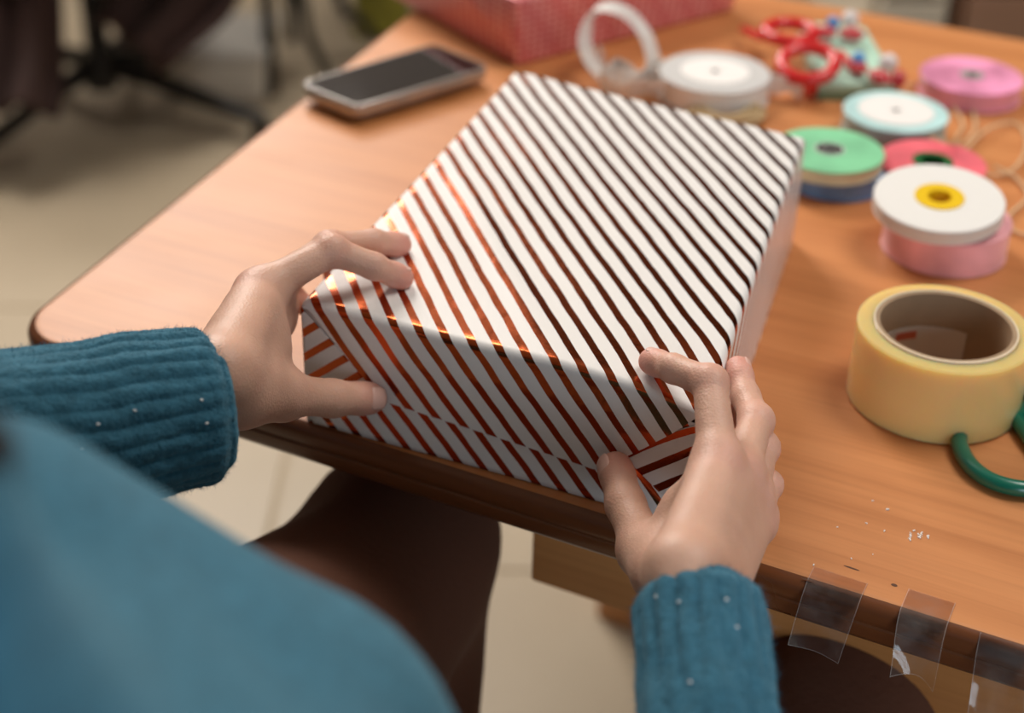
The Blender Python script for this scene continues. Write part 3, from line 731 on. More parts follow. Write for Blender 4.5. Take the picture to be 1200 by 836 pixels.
# ================================================================== packing tape roll
m_tape, t, p = nt_new('packing_tape'); L = t.links.new
p.inputs['Base Color'].default_value = (0.92, 0.57, 0.235, 1); p.inputs['Roughness'].default_value = 0.22
p.inputs['Subsurface Weight'].default_value = 1.0; p.inputs['Subsurface Radius'].default_value = (1, .62, .32); p.inputs['Subsurface Scale'].default_value = 0.02
p.inputs['Coat Weight'].default_value = 0.3
m_card = simple('cardboard_core', (0.33, 0.22, 0.13), 0.75, vary=0.08, scale=60)
m_card_in = simple('core_label_paper', (0.52, 0.47, 0.42), 0.5)
TH = 0.0475; tcn = at(1108, 384, Z + TH); tcn[2] = Z + .0006; TR = 0.0492
tape = empty('tape_roll', 'large roll of amber clear packing tape standing on the right of the table', 'tape', tuple(float(v) for v in tcn))
ri = TR * 0.80
mesh_obj('tape_winding', *lathe_vf([(ri, 0), (TR - .001, 0), (TR, .001), (TR, TH - .001), (TR - .001, TH), (TR * .90, TH + .0002), (ri, TH)], 96, tcn, (0, 0, 1), True), m_tape, tape)
mesh_obj('cardboard_core', *lathe_vf([(ri - .0028, -.0003), (ri - .0002, -.0003), (ri - .0002, TH + .0008), (ri - .0028, TH + .0008)], 96, tcn, (0, 0, 1), True), m_card, tape)
m_clr = simple('core_film_edge', (0.85, 0.72, 0.55), 0.2)
mesh_obj('film_edge', *lathe_vf([(ri - .0003, TH * .2), (ri + .0006, TH * .2), (ri + .0006, TH + .0013), (ri - .0003, TH + .0013)], 96, tcn, (0, 0, 1), True), m_clr, tape)
def arc_patch(a0, a1, z0, z1, r, th, n=14):
    V = []
    for i in range(n + 1):
        a = a0 + (a1 - a0) * i / n
        for rr, zz in ((r, z0), (r, z1), (r - th, z1), (r - th, z0)): V.append(tcn + np.array([rr * math.cos(a), rr * math.sin(a), zz]))
    Fc = []
    for i in range(n):
        for k in range(4): Fc.append([4 * i + k, 4 * i + (k + 1) % 4, 4 * i + 4 + (k + 1) % 4, 4 * i + 4 + k])
    Fc += [[3, 2, 1, 0], [4 * n, 4 * n + 1, 4 * n + 2, 4 * n + 3]]
    return np.array(V), Fc
mesh_obj('core_label', *arc_patch(math.radians(52), math.radians(132), .006, .026, ri - .0029, .0003), m_card_in, tape)
mesh_obj('core_print', *arc_patch(math.radians(98), math.radians(120), .018, .023, ri - .0033, .0002), simple('red_print', (0.45, 0.10, 0.05), 0.6), tape)

# ================================================================== green scissors
m_gr = simple('green_handle_plastic', (0.0, 0.135, 0.085), 0.28, Coat_Weight=0.3)
m_steel = simple('scissor_steel', (0.55, 0.55, 0.55), 0.28, 0.9)
sz = Z + .0052
sc_ = empty('scissors', 'scissors with green looped handles partly behind the amber tape roll', 'scissors', tuple(float(v) for v in at(1185, 540)))
def handle(lst):
    P = catmull([at(x, y, sz) for x, y in lst], 8, True); mesh_obj('handle', *sweep_vf(P, .0046, 10, True), m_gr, sc_)
handle([(1124, 514), (1133, 540), (1155, 560), (1185, 571), (1215, 572), (1232, 556), (1222, 534), (1205, 511), (1190, 489), (1178, 477), (1160, 480), (1138, 494)])
handle([(1225, 505), (1236, 528), (1262, 545), (1300, 548), (1318, 530), (1300, 505), (1262, 485), (1235, 480)])
pv = at(1222, 458, sz)
for a, b in (((1196, 492), (1215, 462)), ((1228, 482), (1224, 462))):
    mesh_obj('shank', *sweep_vf([at(*a, sz), at(*b, sz)], .0046, 10), m_gr, sc_)
def blade(tip, off, z):
    a = at(1214 + off, 474, z); b = at(*tip, z); d = unit(b - a); s = np.cross([0, 0, 1], d); L_ = np.linalg.norm(b - a)
    prof = [(0, -.006), (.02, -.007), (L_ * .6, -.005), (L_, 0), (L_ * .5, .0045), (.02, .006), (0, .005)]
    V = [a + d * u + s * v + np.array([0, 0, h]) for h in (0, .0012) for u, v in prof]; n = len(prof)
    Fc = [list(range(n))[::-1], list(range(n, 2 * n))] + [[i, (i + 1) % n, n + (i + 1) % n, n + i] for i in range(n)]
    mesh_obj('blade', V, Fc, m_steel, sc_, False)
blade((1222, 330), 0, Z + .004); blade((1236, 330), 8, Z + .0055)
mesh_obj('pivot_screw', *lathe_vf([(.0001, 0), (.0045, 0), (.0045, .003), (.003, .0042), (.0001, .0044)], 20, at(1199, 464, Z + .006)), m_dark, sc_)
mesh_obj('pivot_plate', *lathe_vf([(.0001, 0), (.008, 0), (.008, .003), (.0001, .003)], 20, at(1204, 456, Z + .0042)), m_steel, sc_)

# ================================================================== strips of clear tape hanging from the table edge
m_film = bpy.data.materials.new('clear_tape_film'); m_film.use_nodes = True; t = m_film.node_tree; t.nodes.remove(t.nodes['Principled BSDF']); L = t.links.new
gs = node(t, 'ShaderNodeBsdfGlossy', i_Roughness=0.09); gs.inputs[0].default_value = (1, 1, 1, 1)
tr = node(t, 'ShaderNodeBsdfTransparent'); tr.inputs[0].default_value = (0.985, 0.975, 0.965, 1); mx = node(t, 'ShaderNodeMixShader')
lw = node(t, 'ShaderNodeFresnel', i_IOR=1.55); tc = node(t, 'ShaderNodeTexCoord'); n = node(t, 'ShaderNodeTexNoise', i_Scale=70.0, i_Detail=4.0); L(tc.outputs['Object'], n.inputs['Vector'])
df = node(t, 'ShaderNodeBsdfDiffuse'); df.inputs[0].default_value = (0.8, 0.78, 0.76, 1); mx2 = node(t, 'ShaderNodeMixShader')
r = ramp(t, [(0.40, (0.015,) * 3), (0.8, (0.10,) * 3)]); L(n.outputs[0], r.inputs[0]); L(r.outputs[0], mx2.inputs[0])
L(tr.outputs[0], mx2.inputs[1]); L(df.outputs[0], mx2.inputs[2])
L(lw.outputs[0], mx.inputs[0]); L(mx2.outputs[0], mx.inputs[1]); L(gs.outputs[0], mx.inputs[2]); L(mx.outputs[0], t.nodes['Material Output'].inputs[0])
m_edge_glint = bpy.data.materials.new('tape_edge_glint'); m_edge_glint.use_nodes = True; t = m_edge_glint.node_tree; pe = t.nodes['Principled BSDF']  # pale strips painted along the rims as light caught by the film
pe.inputs['Base Color'].default_value = (.85, .82, .8, 1); pe.inputs['Roughness'].default_value = .3; te = node(t, 'ShaderNodeBsdfTransparent'); me_ = node(t, 'ShaderNodeMixShader'); me_.inputs[0].default_value = .2
t.links.new(te.outputs[0], me_.inputs[1]); t.links.new(pe.outputs[0], me_.inputs[2]); t.links.new(me_.outputs[0], t.nodes['Material Output'].inputs[0])
outn = np.array([tx[1], -tx[0], 0])        # away from the table at its front edge
def strip(label, tl, tr_, bl, br, bulge, curl, notch):
    a, b = at(*tl, Z + .0003), at(*tr_, Z + .0003)
    # where the strip bends over the table edge
    def edge_pt(p): s = (np.array(c_fl) - p[:2]) @ outn[:2]; return s
    V = []; nU, nV = 10, 26
    for i in range(nU + 1):
        u = i / nU; A = a * (1 - u) + b * u
        s = edge_pt(A); E = A + outn * (s - .003)
        ex_px = (bl[0] * (1 - u) + br[0] * u, bl[1] * (1 - u) + br[1] * u + notch * math.sin(u * math.pi) + notch * .5 * math.sin(u * 9))
        # lower end hangs a little in front of the edge
        d = ray(*ex_px); G = E + outn * (.007 + bulge * .4); tt = ((G - EYE) @ outn) / (d @ outn); Bt = EYE + d * tt
        for j in range(nV + 1):
            v = j / nV
            if v < .3: P = A * (1 - v / .3) + E * (v / .3)
            else:
                k = (v - .3) / .7; E2 = E + outn * .0036 * min(1, k * 8) + np.array([0, 0, -.0004 if k < .02 else -.002 * min(1, k * 8)])
                P = E2 * (1 - k) + Bt * k + outn * bulge * math.sin(k * math.pi) * .6
                P = P + outn * curl * .006 * k ** 4 + outn * curl * k * k * (abs(2 * u - 1) ** 2) * .011
            V.append(P)
    Fc = [[i * (nV + 1) + j, i * (nV + 1) + j + 1, (i + 1) * (nV + 1) + j + 1, (i + 1) * (nV + 1) + j] for i in range(nU) for j in range(nV)]
    o = mesh_obj('tape_strip', V, Fc, m_film)
    Vn = np.array(V).reshape(nU + 1, nV + 1, 3)
    rib = []
    for line, inw in ((Vn[0], Vn[1]), (Vn[-1], Vn[-2]), (Vn[:, -1], Vn[:, -2])):
        dv = np.array([unit(b - a) for a, b in zip(line, inw)]) * .00035; lift = -FW * .00005; m_ = len(line)
        rib.append((np.concatenate([line + lift, line + dv + lift]), [[i, i + 1, m_ + i + 1, m_ + i] for i in range(m_ - 1)]))
    mesh_obj('cut_edge_glint', *join(rib), m_edge_glint, o)
    tag(o, label, 'tape'); return o
strip('strip of clear tape on the table edge, the one nearest the right hand', (954, 664), (1017, 684), (926, 750), (985, 772), .004, .25, 1)
strip('strip of clear tape on the table edge with a glinting curled end, between two others', (1065, 690), (1120, 707), (1050, 776), (1100, 793), .006, .7, 1)
strip('strip of clear tape on the table edge, the one farthest from the right hand', (1149, 741), (1208, 760), (1136, 850), (1200, 868), .005, 1.0, 2)
# crumbs of clear tape on the table
crumbs = []
for k in range(26):
    x, y = (1062 + rng.random() * 30, 628 + rng.normal(0, 3)) if k < 18 else (940 + rng.random() * 110, 585 + rng.random() * 80)
    s = .0003 + .0005 * rng.random(); a = rng.random() * 3; crumbs.append(box_vf(at(x, y, Z + s * .4), (s * 2.2, s, s * .8), [[math.cos(a), math.sin(a), 0], [-math.sin(a), math.cos(a), 0], [0, 0, 1]]))
tag(mesh_obj('crumbs', *join(crumbs), simple('film_crumb', (0.85, 0.82, 0.78), 0.2), None, False), 'tiny white crumbs of tape film scattered on the bare table top', 'crumbs', None, 'stuff')

# ================================================================== things on the floor behind the table
m_blk = simple('black_metal', (0.008, 0.007, 0.007), 0.4, 0.2)
m_brown = simple('dark_brown_cloth', (0.035, 0.014, 0.011), 0.85, vary=0.2, scale=8)
hub = at(118, 84, .10); hub[2] = 0
chair = empty('office_chair', 'dark brown office chair with spreading black base legs on the floor at upper left', 'chair', (float(hub[0]), float(hub[1]), 0))
mesh_obj('column', *lathe_vf([(.0001, .07), (.03, .07), (.032, .13), (.022, .15), (.022, .45), (.0001, .45)], 24, hub), m_blk, chair)
for tgt in ((-15, 190), (288, 152), None, None, None):
    if tgt is None: continue
    g = at(*tgt, .03); d = unit(g - hub)
a0 = math.atan2(*(at(288, 152, .03) - hub)[[1, 0]]); a1_ = math.atan2(*(at(-15, 190, .03) - hub)[[1, 0]])
angs = [a0, a1_, a0 + 1.0, a0 + 1.9, a0 + 2.7]
for a in angs:
    d = np.array([math.cos(a), math.sin(a), 0]); Lg = .34
    P = catmull([hub + d * .02 + [0, 0, .115], hub + d * .12 + [0, 0, .10], hub + d * .24 + [0, 0, .075], hub + d * Lg + [0, 0, .055]], 5)
    lg = mesh_obj('base_leg', *sweep_vf(P, np.linspace(.020, .014, len(P)), 10), m_blk, chair)
    e_ = hub + d * Lg; mesh_obj('caster', *lathe_vf([(.0001, -.011), (.022, -.011), (.025, -.008), (.025, .008), (.022, .011), (.0001, .011)], 20, e_ + [0, 0, .0255], (-d[1], d[0], 0)), m_blk, lg)
sd = unit(np.array([-.5, -.6, 0])); sx_ = np.array([-sd[1], sd[0], 0])
o = mesh_obj('seat', *box_vf(hub + [0, 0, .49], (.48, .46, .09), [sx_, sd, [0, 0, 1]]), m_brown, chair); add_mod_bevel(o, .03, 3)
o = mesh_obj('backrest', *box_vf(hub - sd * .24 + [0, 0, .80], (.44, .07, .5), [sx_, sd, [0, 0, 1]]), m_brown, chair); add_mod_bevel(o, .03, 3)
mesh_obj('back_support', *box_vf(hub - sd * .25 + [0, 0, .52], (.06, .03, .22), [sx_, sd, [0, 0, 1]]), m_blk, chair)
# coat hanging over the chair, its dark hem in view at the upper left
def drape(name, label, lst, wdt, th, mat, cat, flare=.25):
    P = catmull([np.asarray(q, float) for q in lst], 8); n = len(P); ph = rng.random() * 6
    up = np.array([unit(np.array([1, .3 + .2 * math.sin(i * .4 + ph), .1])) for i in range(n)])
    V, Fc = [], []; K = 12
    for i in range(n):
        T_ = unit(P[min(i + 1, n - 1)] - P[max(i - 1, 0)]); u = unit(up[i] - T_ * (up[i] @ T_)); s = np.cross(T_, u)
        for k in range(K + 1):
            a = k / K - .5; V.append(P[i] + u * wdt * a * (1 + flare * i / n) + s * .025 * math.sin(a * 14 + ph) * (.3 + i / n))
    Fc = [[i * (K + 1) + k, i * (K + 1) + k + 1, (i + 1) * (K + 1) + k + 1, (i + 1) * (K + 1) + k] for i in range(n - 1) for k in range(K)]
    o = mesh_obj(name, V, Fc, mat); m = o.modifiers.new('thickness', 'SOLIDIFY'); m.thickness = th; return tag(o, label, cat)
drape('coat', 'dark brown coat hanging from the office chair at the upper left corner', [atd(-40, -330, 2.75), atd(-20, -180, 2.75), atd(5, -40, 2.74), atd(8, 60, 2.72), atd(0, 128, 2.70)], .16, .012, m_brown, 'coat')
drape('blanket', 'dark brown blanket drooping from the office chair seat down to its hub', [atd(235, -330, 2.95), atd(225, -150, 2.93), atd(210, -40, 2.90), atd(188, 20, 2.87), atd(158, 58, 2.85)], .36, .02, m_brown, 'blanket', -.6)
# low white box behind the chair
wb = at(256, 116, 0.0)
m_wbox = simple('white_box_plastic', (0.62, 0.58, 0.52), 0.5)
bxo = empty('storage_box', 'low white storage box on the floor behind the chair legs', 'box', (float(wb[0]), float(wb[1]), 0))
o = mesh_obj('body', *box_vf(wb + [0, .08, .05], (.19, .22, .09), None, 1.05), m_wbox, bxo, False); add_mod_bevel(o, .012, 3)
o = mesh_obj('lid', *box_vf(wb + [0, .08, .102], (.21, .24, .014), None), m_wbox, bxo, False); add_mod_bevel(o, .005, 2)
# slim black rack: two uprights and slanted stays
rk = at(319, 112, 0); rk2 = rk + np.array([.20, .10, 0])
rack = empty('metal_rack', 'slim black metal rack with upright tubes beyond the left table edge', 'rack', tuple(float(v) for v in rk))
for P in ([rk, rk + [0, 0, .8]], [rk + [.36, .05, 0], rk + [.36, .05, .8]], [rk + [0, .30, 0], rk + [0, .30, .8]], [rk + [.36, .35, 0], rk + [.36, .35, .8]]):
    mesh_obj('upright', *sweep_vf(P, .013, 10), m_blk, rack)
qa, qb = at(352, -10, .25), at(385, 95, .0)
mesh_obj('stay', *sweep_vf(catmull([rk + [.02, .02, .42], qa, (qa + qb) / 2 + [-.01, 0, 0], qb + [0, 0, .012]], 5), .011, 9), m_blk, rack)
qa, qb = at(395, -10, .22), at(440, 45, .06)
mesh_obj('stay', *sweep_vf(catmull([rk + [.05, .32, .5], qa, (qa + qb) / 2, qb], 5), .011, 9), m_blk, rack)
for zz in (.55, .79): mesh_obj('shelf', *box_vf(rk + [.18, .175, zz], (.40, .38, .012)), m_blk, rack, False)
yb = at(436, 22, .04)
m_yel = simple('olive_yellow_cloth', (0.33, 0.30, 0.04), 0.8, vary=0.4, scale=12)
ybo = empty('yellow_bag', 'small olive yellow bag on the floor beside the black metal rack', 'bag', (float(yb[0]), float(yb[1]), 0))
o = mesh_obj('body', *box_vf(np.array([yb[0] + .02, yb[1] + .02, .075]), (.13, .10, .148), None, .8), m_yel, ybo); add_mod_bevel(o, .02, 3)
mesh_obj('strap', *sweep_vf(catmull([np.array([yb[0] - .02, yb[1] + .02, .14]), np.array([yb[0] - .01, yb[1] + .02, .2]), np.array([yb[0] + .05, yb[1] + .02, .2]), np.array([yb[0] + .06, yb[1] + .02, .14])], 6), .006, 8), m_yel, ybo)
# cabinets standing beyond the far side of the table
m_cab = simple('cream_lacquer', (0.66, 0.58, 0.46), 0.5); m_cab2 = simple('brown_lacquer', (0.33, 0.175, 0.105), 0.45, vary=0.1, scale=5)
def cabinet(name, label, x0, x1, y, h, mat, mat_d):
    c = np.array([(x0 + x1) / 2, y + .22, h / 2]); e = empty(name, label, 'cabinet', (float(c[0]), float(c[1]), 0))
    o = mesh_obj('carcass', *box_vf(c, (x1 - x0, .44, h)), mat, e, False); add_mod_bevel(o, .004)
    nd = 3
    for k in range(nd):
        zc = (k + .5) * (h - .06) / nd + .04; o = mesh_obj('drawer', *box_vf((c[0], y - .009, zc), (x1 - x0 - .02, .018, (h - .06) / nd - .012)), mat_d, e, False); add_mod_bevel(o, .003)
        mesh_obj('handle', *sweep_vf([(c[0] - .05, y - .02, zc + .05), (c[0] - .05, y - .035, zc + .05), (c[0] + .05, y - .035, zc + .05), (c[0] + .05, y - .02, zc + .05)], .005, 8), m_steel, o)
    return e
g1, g2, g3 = at(1022, 5, .55), at(1112, 15, .55), at(1124, 15, .55)
ycab = float(g2[1]) + .15
xs_at = lambda px: float((at(px, 10, .55))[0] * (ycab / at(px, 10, .55)[1]))
cabinet('drawer_cabinet', 'cream drawer cabinet standing behind the far edge of the table', xs_at(1018), xs_at(1111), ycab, .78, m_cab, m_cab)
cabinet('drawer_cabinet', 'dark brown drawer cabinet standing right of the cream one', xs_at(1120), xs_at(1120) + .6, ycab, .80, m_cab2, m_cab2)
o = mesh_obj('waste_bin', *lathe_vf([(.10, .001), (.125, .30), (.13, .30), (.105, .0)], 28, (xs_at(1000), ycab - .16, .0), (0, 0, 1), False), m_dark)
tag(o, 'black waste bin on the floor left of the cream cabinet', 'bin'); mm = o.modifiers.new('thickness', 'SOLIDIFY'); mm.thickness = .004

# ================================================================== the person
m_skin, t, p = nt_new('skin'); L = t.links.new
at_ = node(t, 'ShaderNodeAttribute', attribute_name='flush')
r = ramp(t, [(0.0, (0.68, 0.405, 0.295)), (0.55, (0.72, 0.375, 0.29)), (1.0, (0.74, 0.31, 0.25))]); L(at_.outputs['Fac'], r.inputs[0])
tc = node(t, 'ShaderNodeTexCoord'); n = node(t, 'ShaderNodeTexNoise', i_Scale=70.0, i_Detail=4.0); L(tc.outputs['Object'], n.inputs['Vector'])
mx = node(t, 'ShaderNodeMix', data_type='RGBA', blend_type='MULTIPLY'); mx.inputs[0].default_value = 0.5
r2 = ramp(t, [(0.3, (0.86, 0.80, 0.78)), (0.65, (1, 1, 1))]); L(n.outputs[0], r2.inputs[0]); L(r.outputs[0], mx.inputs[6]); L(r2.outputs[0], mx.inputs[7]); L(mx.outputs[2], p.inputs['Base Color'])
p.inputs['Roughness'].default_value = 0.50; p.inputs['Subsurface Weight'].default_value = 0.25
p.inputs['Subsurface Radius'].default_value = (1.0, .35, .18); p.inputs['Subsurface Scale'].default_value = 0.006
n1 = node(t, 'ShaderNodeTexVoronoi', i_Scale=750.0); L(tc.outputs['Object'], n1.inputs['Vector'])
n2 = node(t, 'ShaderNodeTexNoise', i_Scale=260.0, i_Detail=4.0); L(tc.outputs['Object'], n2.inputs['Vector'])
ad = node(t, 'ShaderNodeMath', operation='ADD'); L(n1.outputs['Distance'], ad.inputs[0]); L(n2.outputs[0], ad.inputs[1])
b = node(t, 'ShaderNodeBump', i_Strength=0.26, i_Distance=0.0006); L(ad.outputs[0], b.inputs['Height']); L(b.outputs[0], p.inputs['Normal'])
m_nail = simple('fingernail', (0.78, 0.48, 0.40), 0.35, Coat_Weight=0.1)
def knit(name, col, scale):
    m, t, p = nt_new(name); L = t.links.new
    tc = node(t, 'ShaderNodeTexCoord'); n = node(t, 'ShaderNodeTexNoise', i_Scale=scale, i_Detail=6.0, i_Roughness=.7); L(tc.outputs['Object'], n.inputs['Vector'])
    a = tuple(c * .72 for c in col); c2 = tuple(c * 1.22 for c in col)
    r = ramp(t, [(0.32, a), (0.68, c2)]); L(n.outputs[0], r.inputs[0]); L(r.outputs[0], p.inputs['Base Color'])
    p.inputs['Roughness'].default_value = .9; p.inputs['Sheen Weight'].default_value = 0.35; p.inputs['Sheen Roughness'].default_value = .5
    p.inputs['Sheen Tint'].default_value = (0.45, 0.75, 0.9, 1); p.inputs['Specular IOR Level'].default_value = .15
    n2 = node(t, 'ShaderNodeTexNoise', i_Scale=scale * 4, i_Detail=4.0); L(tc.outputs['Object'], n2.inputs['Vector'])
    b = node(t, 'ShaderNodeBump', i_Strength=.55, i_Distance=.0018); L(n2.outputs[0], b.inputs['Height']); L(b.outputs[0], p.inputs['Normal']); return m
BLUE = (0.045, 0.155, 0.230)
m_wool = knit('blue_wool', BLUE, 160.0)
m_hair = simple('black_hair', (0.010, 0.007, 0.006), 0.4, bump=(300, .4, .002))

def face_pt(x, y, off):            # a point on the gift's end face, pushed out by off
    d = ray(x, y); tt = ((bA + bn * off - EYE) @ bn) / (d @ bn); return EYE + d * tt
sdir = unit(bC - bB); sn = unit(np.cross(sdir, [0, 0, 1]))      # right side of the gift, outward
def side_pt(x, y, off):
    d = ray(x, y); tt = ((bB + sn * off - EYE) @ sn) / (d @ sn); return EYE + d * tt

TOPC = BZ + .0062
# --- left hand (sight lines of the joints, bone lengths walked back from the finger tips)
Lh = {}
T0 = at(469, 325, TOPC); d0 = walk(T0, 438, 312, .020); p0 = walk(d0, 388, 294, .0245); k0 = walk(p0, 302, 341, .0455)
Lh['index'] = [k0, p0, d0, T0]
T1 = at(467, 287, TOPC); d1 = walk(T1, 438, 284, .0195); p1 = walk(d1, 386, 290, .028); 
k1 = k0 + unit(np.array([-.02, .80, -.52])) * .019
Lh['middle'] = [k1, p1, d1, T1]
k2 = k1 + unit(np.array([.0, .78, -.60])) * .018; k3 = k2 + unit(np.array([.03, .70, -.70])) * .017
l_side = unit(bD - bA); l_n = unit(np.cross([0, 0, 1], l_side))
def lside(s, z, off): q = bA + l_side * s + l_n * off; q[2] = z; return q
if l_n @ (bA - bB) < 0: l_n = -l_n
Lh['ring'] = [k2, k2 * .45 + lside(.075, BZ - .014, .010) * .55 + np.array([-.006, .006, .002]), lside(.070, BZ - .012, .013), lside(.062, BZ - .027, .0085)]
Lh['pinky'] = [k3, k3 * .45 + lside(.060, BZ - .034, .012) * .55 + np.array([-.008, .004, .0]), lside(.052, BZ - .040, .013), lside(.040, BZ - .050, .0085)]
tT = face_pt(431, 467, .0105); tI = walk(tT, 389, 467, .0245); tM = walk(tI, 330, 462, .033); 
wr = walk(k0, 250, 441, .078)
tC = walk(tM, 284, 462, .040)
Lh['thumb'] = [tC, tM, tI, tT]; Lh['wrist'] = wr
# --- right hand
Rh = {}
T0 = at(765, 424, TOPC - .0006); d0 = walk(T0, 789, 432, .0185); p0 = walk(d0, 832, 449, .0245); k0r = walk(p0, 842, 545, .046)
Rh['index'] = [k0r, p0, d0, T0]
def rside(s, z, off): q = bB + sdir * s + sn * off; q[2] = z; return q
k1r = atd(866, 557, depth(k0r) + .012); p1 = walk(k1r, 886, 494, .046, False)
T1 = rside(.045, BZ - .008, .0068); d1 = walk(p1, 872, 458, .026, False)
d1 = T1 + unit(d1 - T1) * .020
Rh['middle'] = [k1r, p1, d1, T1]
wrr = walk(k0r, 812, 684, .078)
acr = unit(k1r - k0r)
k2r = atd(878, 584, depth(k1r) + .008); k3r = atd(884, 612, depth(k2r) + .006)
Rh['ring'] = [k2r, (k2r + rside(.030, BZ - .026, .012)) / 2 + np.array([.009, .004, .002]), rside(.034, BZ - .026, .016), rside(.042, BZ - .034, .008)]
Rh['pinky'] = [k3r, (k3r + rside(.018, BZ - .045, .012)) / 2 + np.array([.012, .002, .002]), rside(.020, BZ - .047, .016), rside(.028, BZ - .054, .008)]
tTr = face_pt(722, 551, .0115); tIr = walk(tTr, 733, 592, .0245); tMr = walk(tIr, 757, 645, .033); tCr = walk(tMr, 786, 672, .038)
Rh['thumb'] = [tCr, tMr, tIr, tTr]; Rh['wrist'] = wrr
RADS = {'index': (.0098, .0080, .0070, .0061), 'middle': (.0098, .0081, .0071, .0061), 'ring': (.0093, .0076, .0066, .0058), 'pinky': (.0086, .0067, .0058, .0052), 'thumb': (.0140, .0108, .0098, .0082)}
def build_hand(Hd, elbow, palm_n, h=.00115):
    """palm_n: direction from the back of the hand into the palm"""
    pts = np.array([q for f_ in RADS for q in Hd[f_]] + [Hd['wrist'], Hd['wrist'] + unit(elbow - Hd['wrist']) * .06])
    F_ = Field(pts.min(0) - .026, pts.max(0) + .026, h)
    wr = Hd['wrist']; fd = unit(elbow - wr)
    across = unit(Hd['pinky'][0] - Hd['index'][0]); across = unit(across - fd * (across @ fd))
    palm = F_.new(); pn = unit(palm_n)
    # forearm end and wrist: an oval, wider across
    for s in (-1, 1):
        F_.cone(palm, wr + fd * .050 + across * .0095 * s, wr + across * .0095 * s, .0135, .0145, .006)
    ks = [Hd[f_][0] for f_ in ('index', 'middle', 'ring', 'pinky')]
    for i, k in enumerate(ks):
        b_ = wr + across * (-.0105 + .007 * i) * 1.0
        F_.cone(palm, b_ + pn * .002, k + pn * .002, .0150, .0112 - .0006 * i, .010)
        if i: F_.cone(palm, ks[i - 1] + pn * .004, k + pn * .004, .0098, .0095, .008)
    # heel and ball of the thumb
    th = Hd['thumb']
    F_.cone(palm, wr * .55 + th[0] * .45 + pn * .004, th[1], .0165, .0125, .012)
    F_.cone(palm, th[0], (ks[0] * .55 + th[1] * .45), .0125, .0085, .012)
    F_.cone(palm, th[1] * .6 + ks[0] * .4 - pn * .0, ks[0] * .75 + th[0] * .25, .0070, .0085, .012)
    F_.cone(palm, wr + across * .016 + pn * .006, ks[3] * .8 + wr * .2 + pn * .007, .0135, .0095, .012)
    # knuckle bumps and tendons on the back of the hand
    for i, k in enumerate(ks):
        F_.cone(palm, k - pn * .0022, k - pn * .0022 + unit(Hd[('index', 'middle', 'ring', 'pinky')[i]][1] - k) * .004, .0082, .0072, .006)
        F_.cone(palm, k - pn * .0058 + (wr - k) * .10, k * .45 + wr * .55 - pn * .0070, .0026, .0022, .010)
    out = palm.copy()
    flush = []
    for f_ in RADS:
        J = Hd[f_]; r_ = RADS[f_]; g = F_.new()
        for i in range(3):
            F_.cone(g, J[i], J[i + 1], r_[i], r_[i + 1], .0035)
        # knuckles: slightly fuller joints, a flat pad at the tip
        bendn = unit(J[1] - (J[0] + J[2]) / 2) if np.linalg.norm(J[1] - (J[0] + J[2]) / 2) > .002 else -pn
        F_.cone(g, J[1] + bendn * .0006, J[1] + bendn * .0006, r_[1] * 1.02, r_[1] * 1.02, .004)
        tip_d = unit(J[3] - J[2]); F_.cone(g, J[3] - tip_d * .004, J[3] + tip_d * .0016, r_[3] * 1.04, r_[3] * .93, .004)
        out = np.minimum(out, F_.merge(palm, g, .0065 if f_ != 'thumb' else .009))
        # wrinkles over the finger joints
        for q, amp in ((J[1], .00042), (J[2], .00034)):
            i = 1 if q is J[1] else 2
            dx = unit(J[i + 1] - J[i - 1]); s, gg = F_.block(q - .013, q + .013)
            if s is None: continue
            px, py, pz = gg[0] - q[0], gg[1] - q[1], gg[2] - q[2]
            al = px * dx[0] + py * dx[1] + pz * dx[2]; side = (px * bendn[0] + py * bendn[1] + pz * bendn[2]) / .009
            wgt = np.exp(-(al / .0045) ** 2) * np.clip(side, 0, 1) * (f_ != 'thumb' or i == 2)
            out[s] += (amp * wgt * (np.cos(al / .0027 * 2 * np.pi) + .25)).astype(np.float32)
        flush.append((J[3], .013, 1.0)); flush.append((J[2], .008, .35)); flush.append((J[1], .010, .55)); flush.append((J[0] - pn * .008, .012, .40))
    # fine creases where the thumb folds against the palm
    V, Fc = F_.mesh(out)
    fl_ = np.zeros(len(V))
    for q, rr, a in flush: fl_ = np.maximum(fl_, a * np.exp(-(np.linalg.norm(V - q, axis=1) / rr) ** 2))
    return V, Fc, fl_
# --- frame of the seated body: faces along the table's depth
shR = np.array([.050, .185, .925]); shL = np.array([-.30, .30, .915])
elR = np.array([.135, .26, .70]); elL = np.array([-.385, .47, .745])
wl_ = Lh['wrist']; wr_ = Rh['wrist']
elL = atd(-330, 545, .70); elR = wr_ + unit(atd(848, 1100, .56) - wr_) * .22
pelvis = np.array([-.13, .17, .54]); hipL = np.array([-.20, .24, .53]); hipR = np.array([-.04, .15, .53])
kneeL = atd(472, 640, 1.0); midL = atd(290, 880, .86); kneeR = atd(985, 842, .93)
ankL = np.array([kneeL[0] - .02, kneeL[1] - .12, .09]); ankR = np.array([kneeR[0] + .03, kneeR[1] + .0, .09])
chest = np.array([-.135, .225, .86]); neck0 = np.array([-.140, .216, 1.02]); neck1 = np.array([-.170, .236, 1.10]); head = np.array([-.232, .262, 1.195])
fwd = unit(np.array([.33, .94, 0]))
pathL = [atd(256, 474, depth(wl_) - .004), atd(150, 490, depth(wl_) - .020), atd(40, 510, depth(wl_) - .035)]
pathL.append(pathL[2] + (elL - pathL[2]) * .5)
VH, FH, CH = [], [], []
for Hd, el, pn in ((Lh, pathL[2], np.array([.75, .25, -.55])), (Rh, elR, np.array([-.25, .62, -.72]))):
    v, f, c = build_hand(Hd, el, pn); VH.append(v); FH.append(f); CH.append(c)
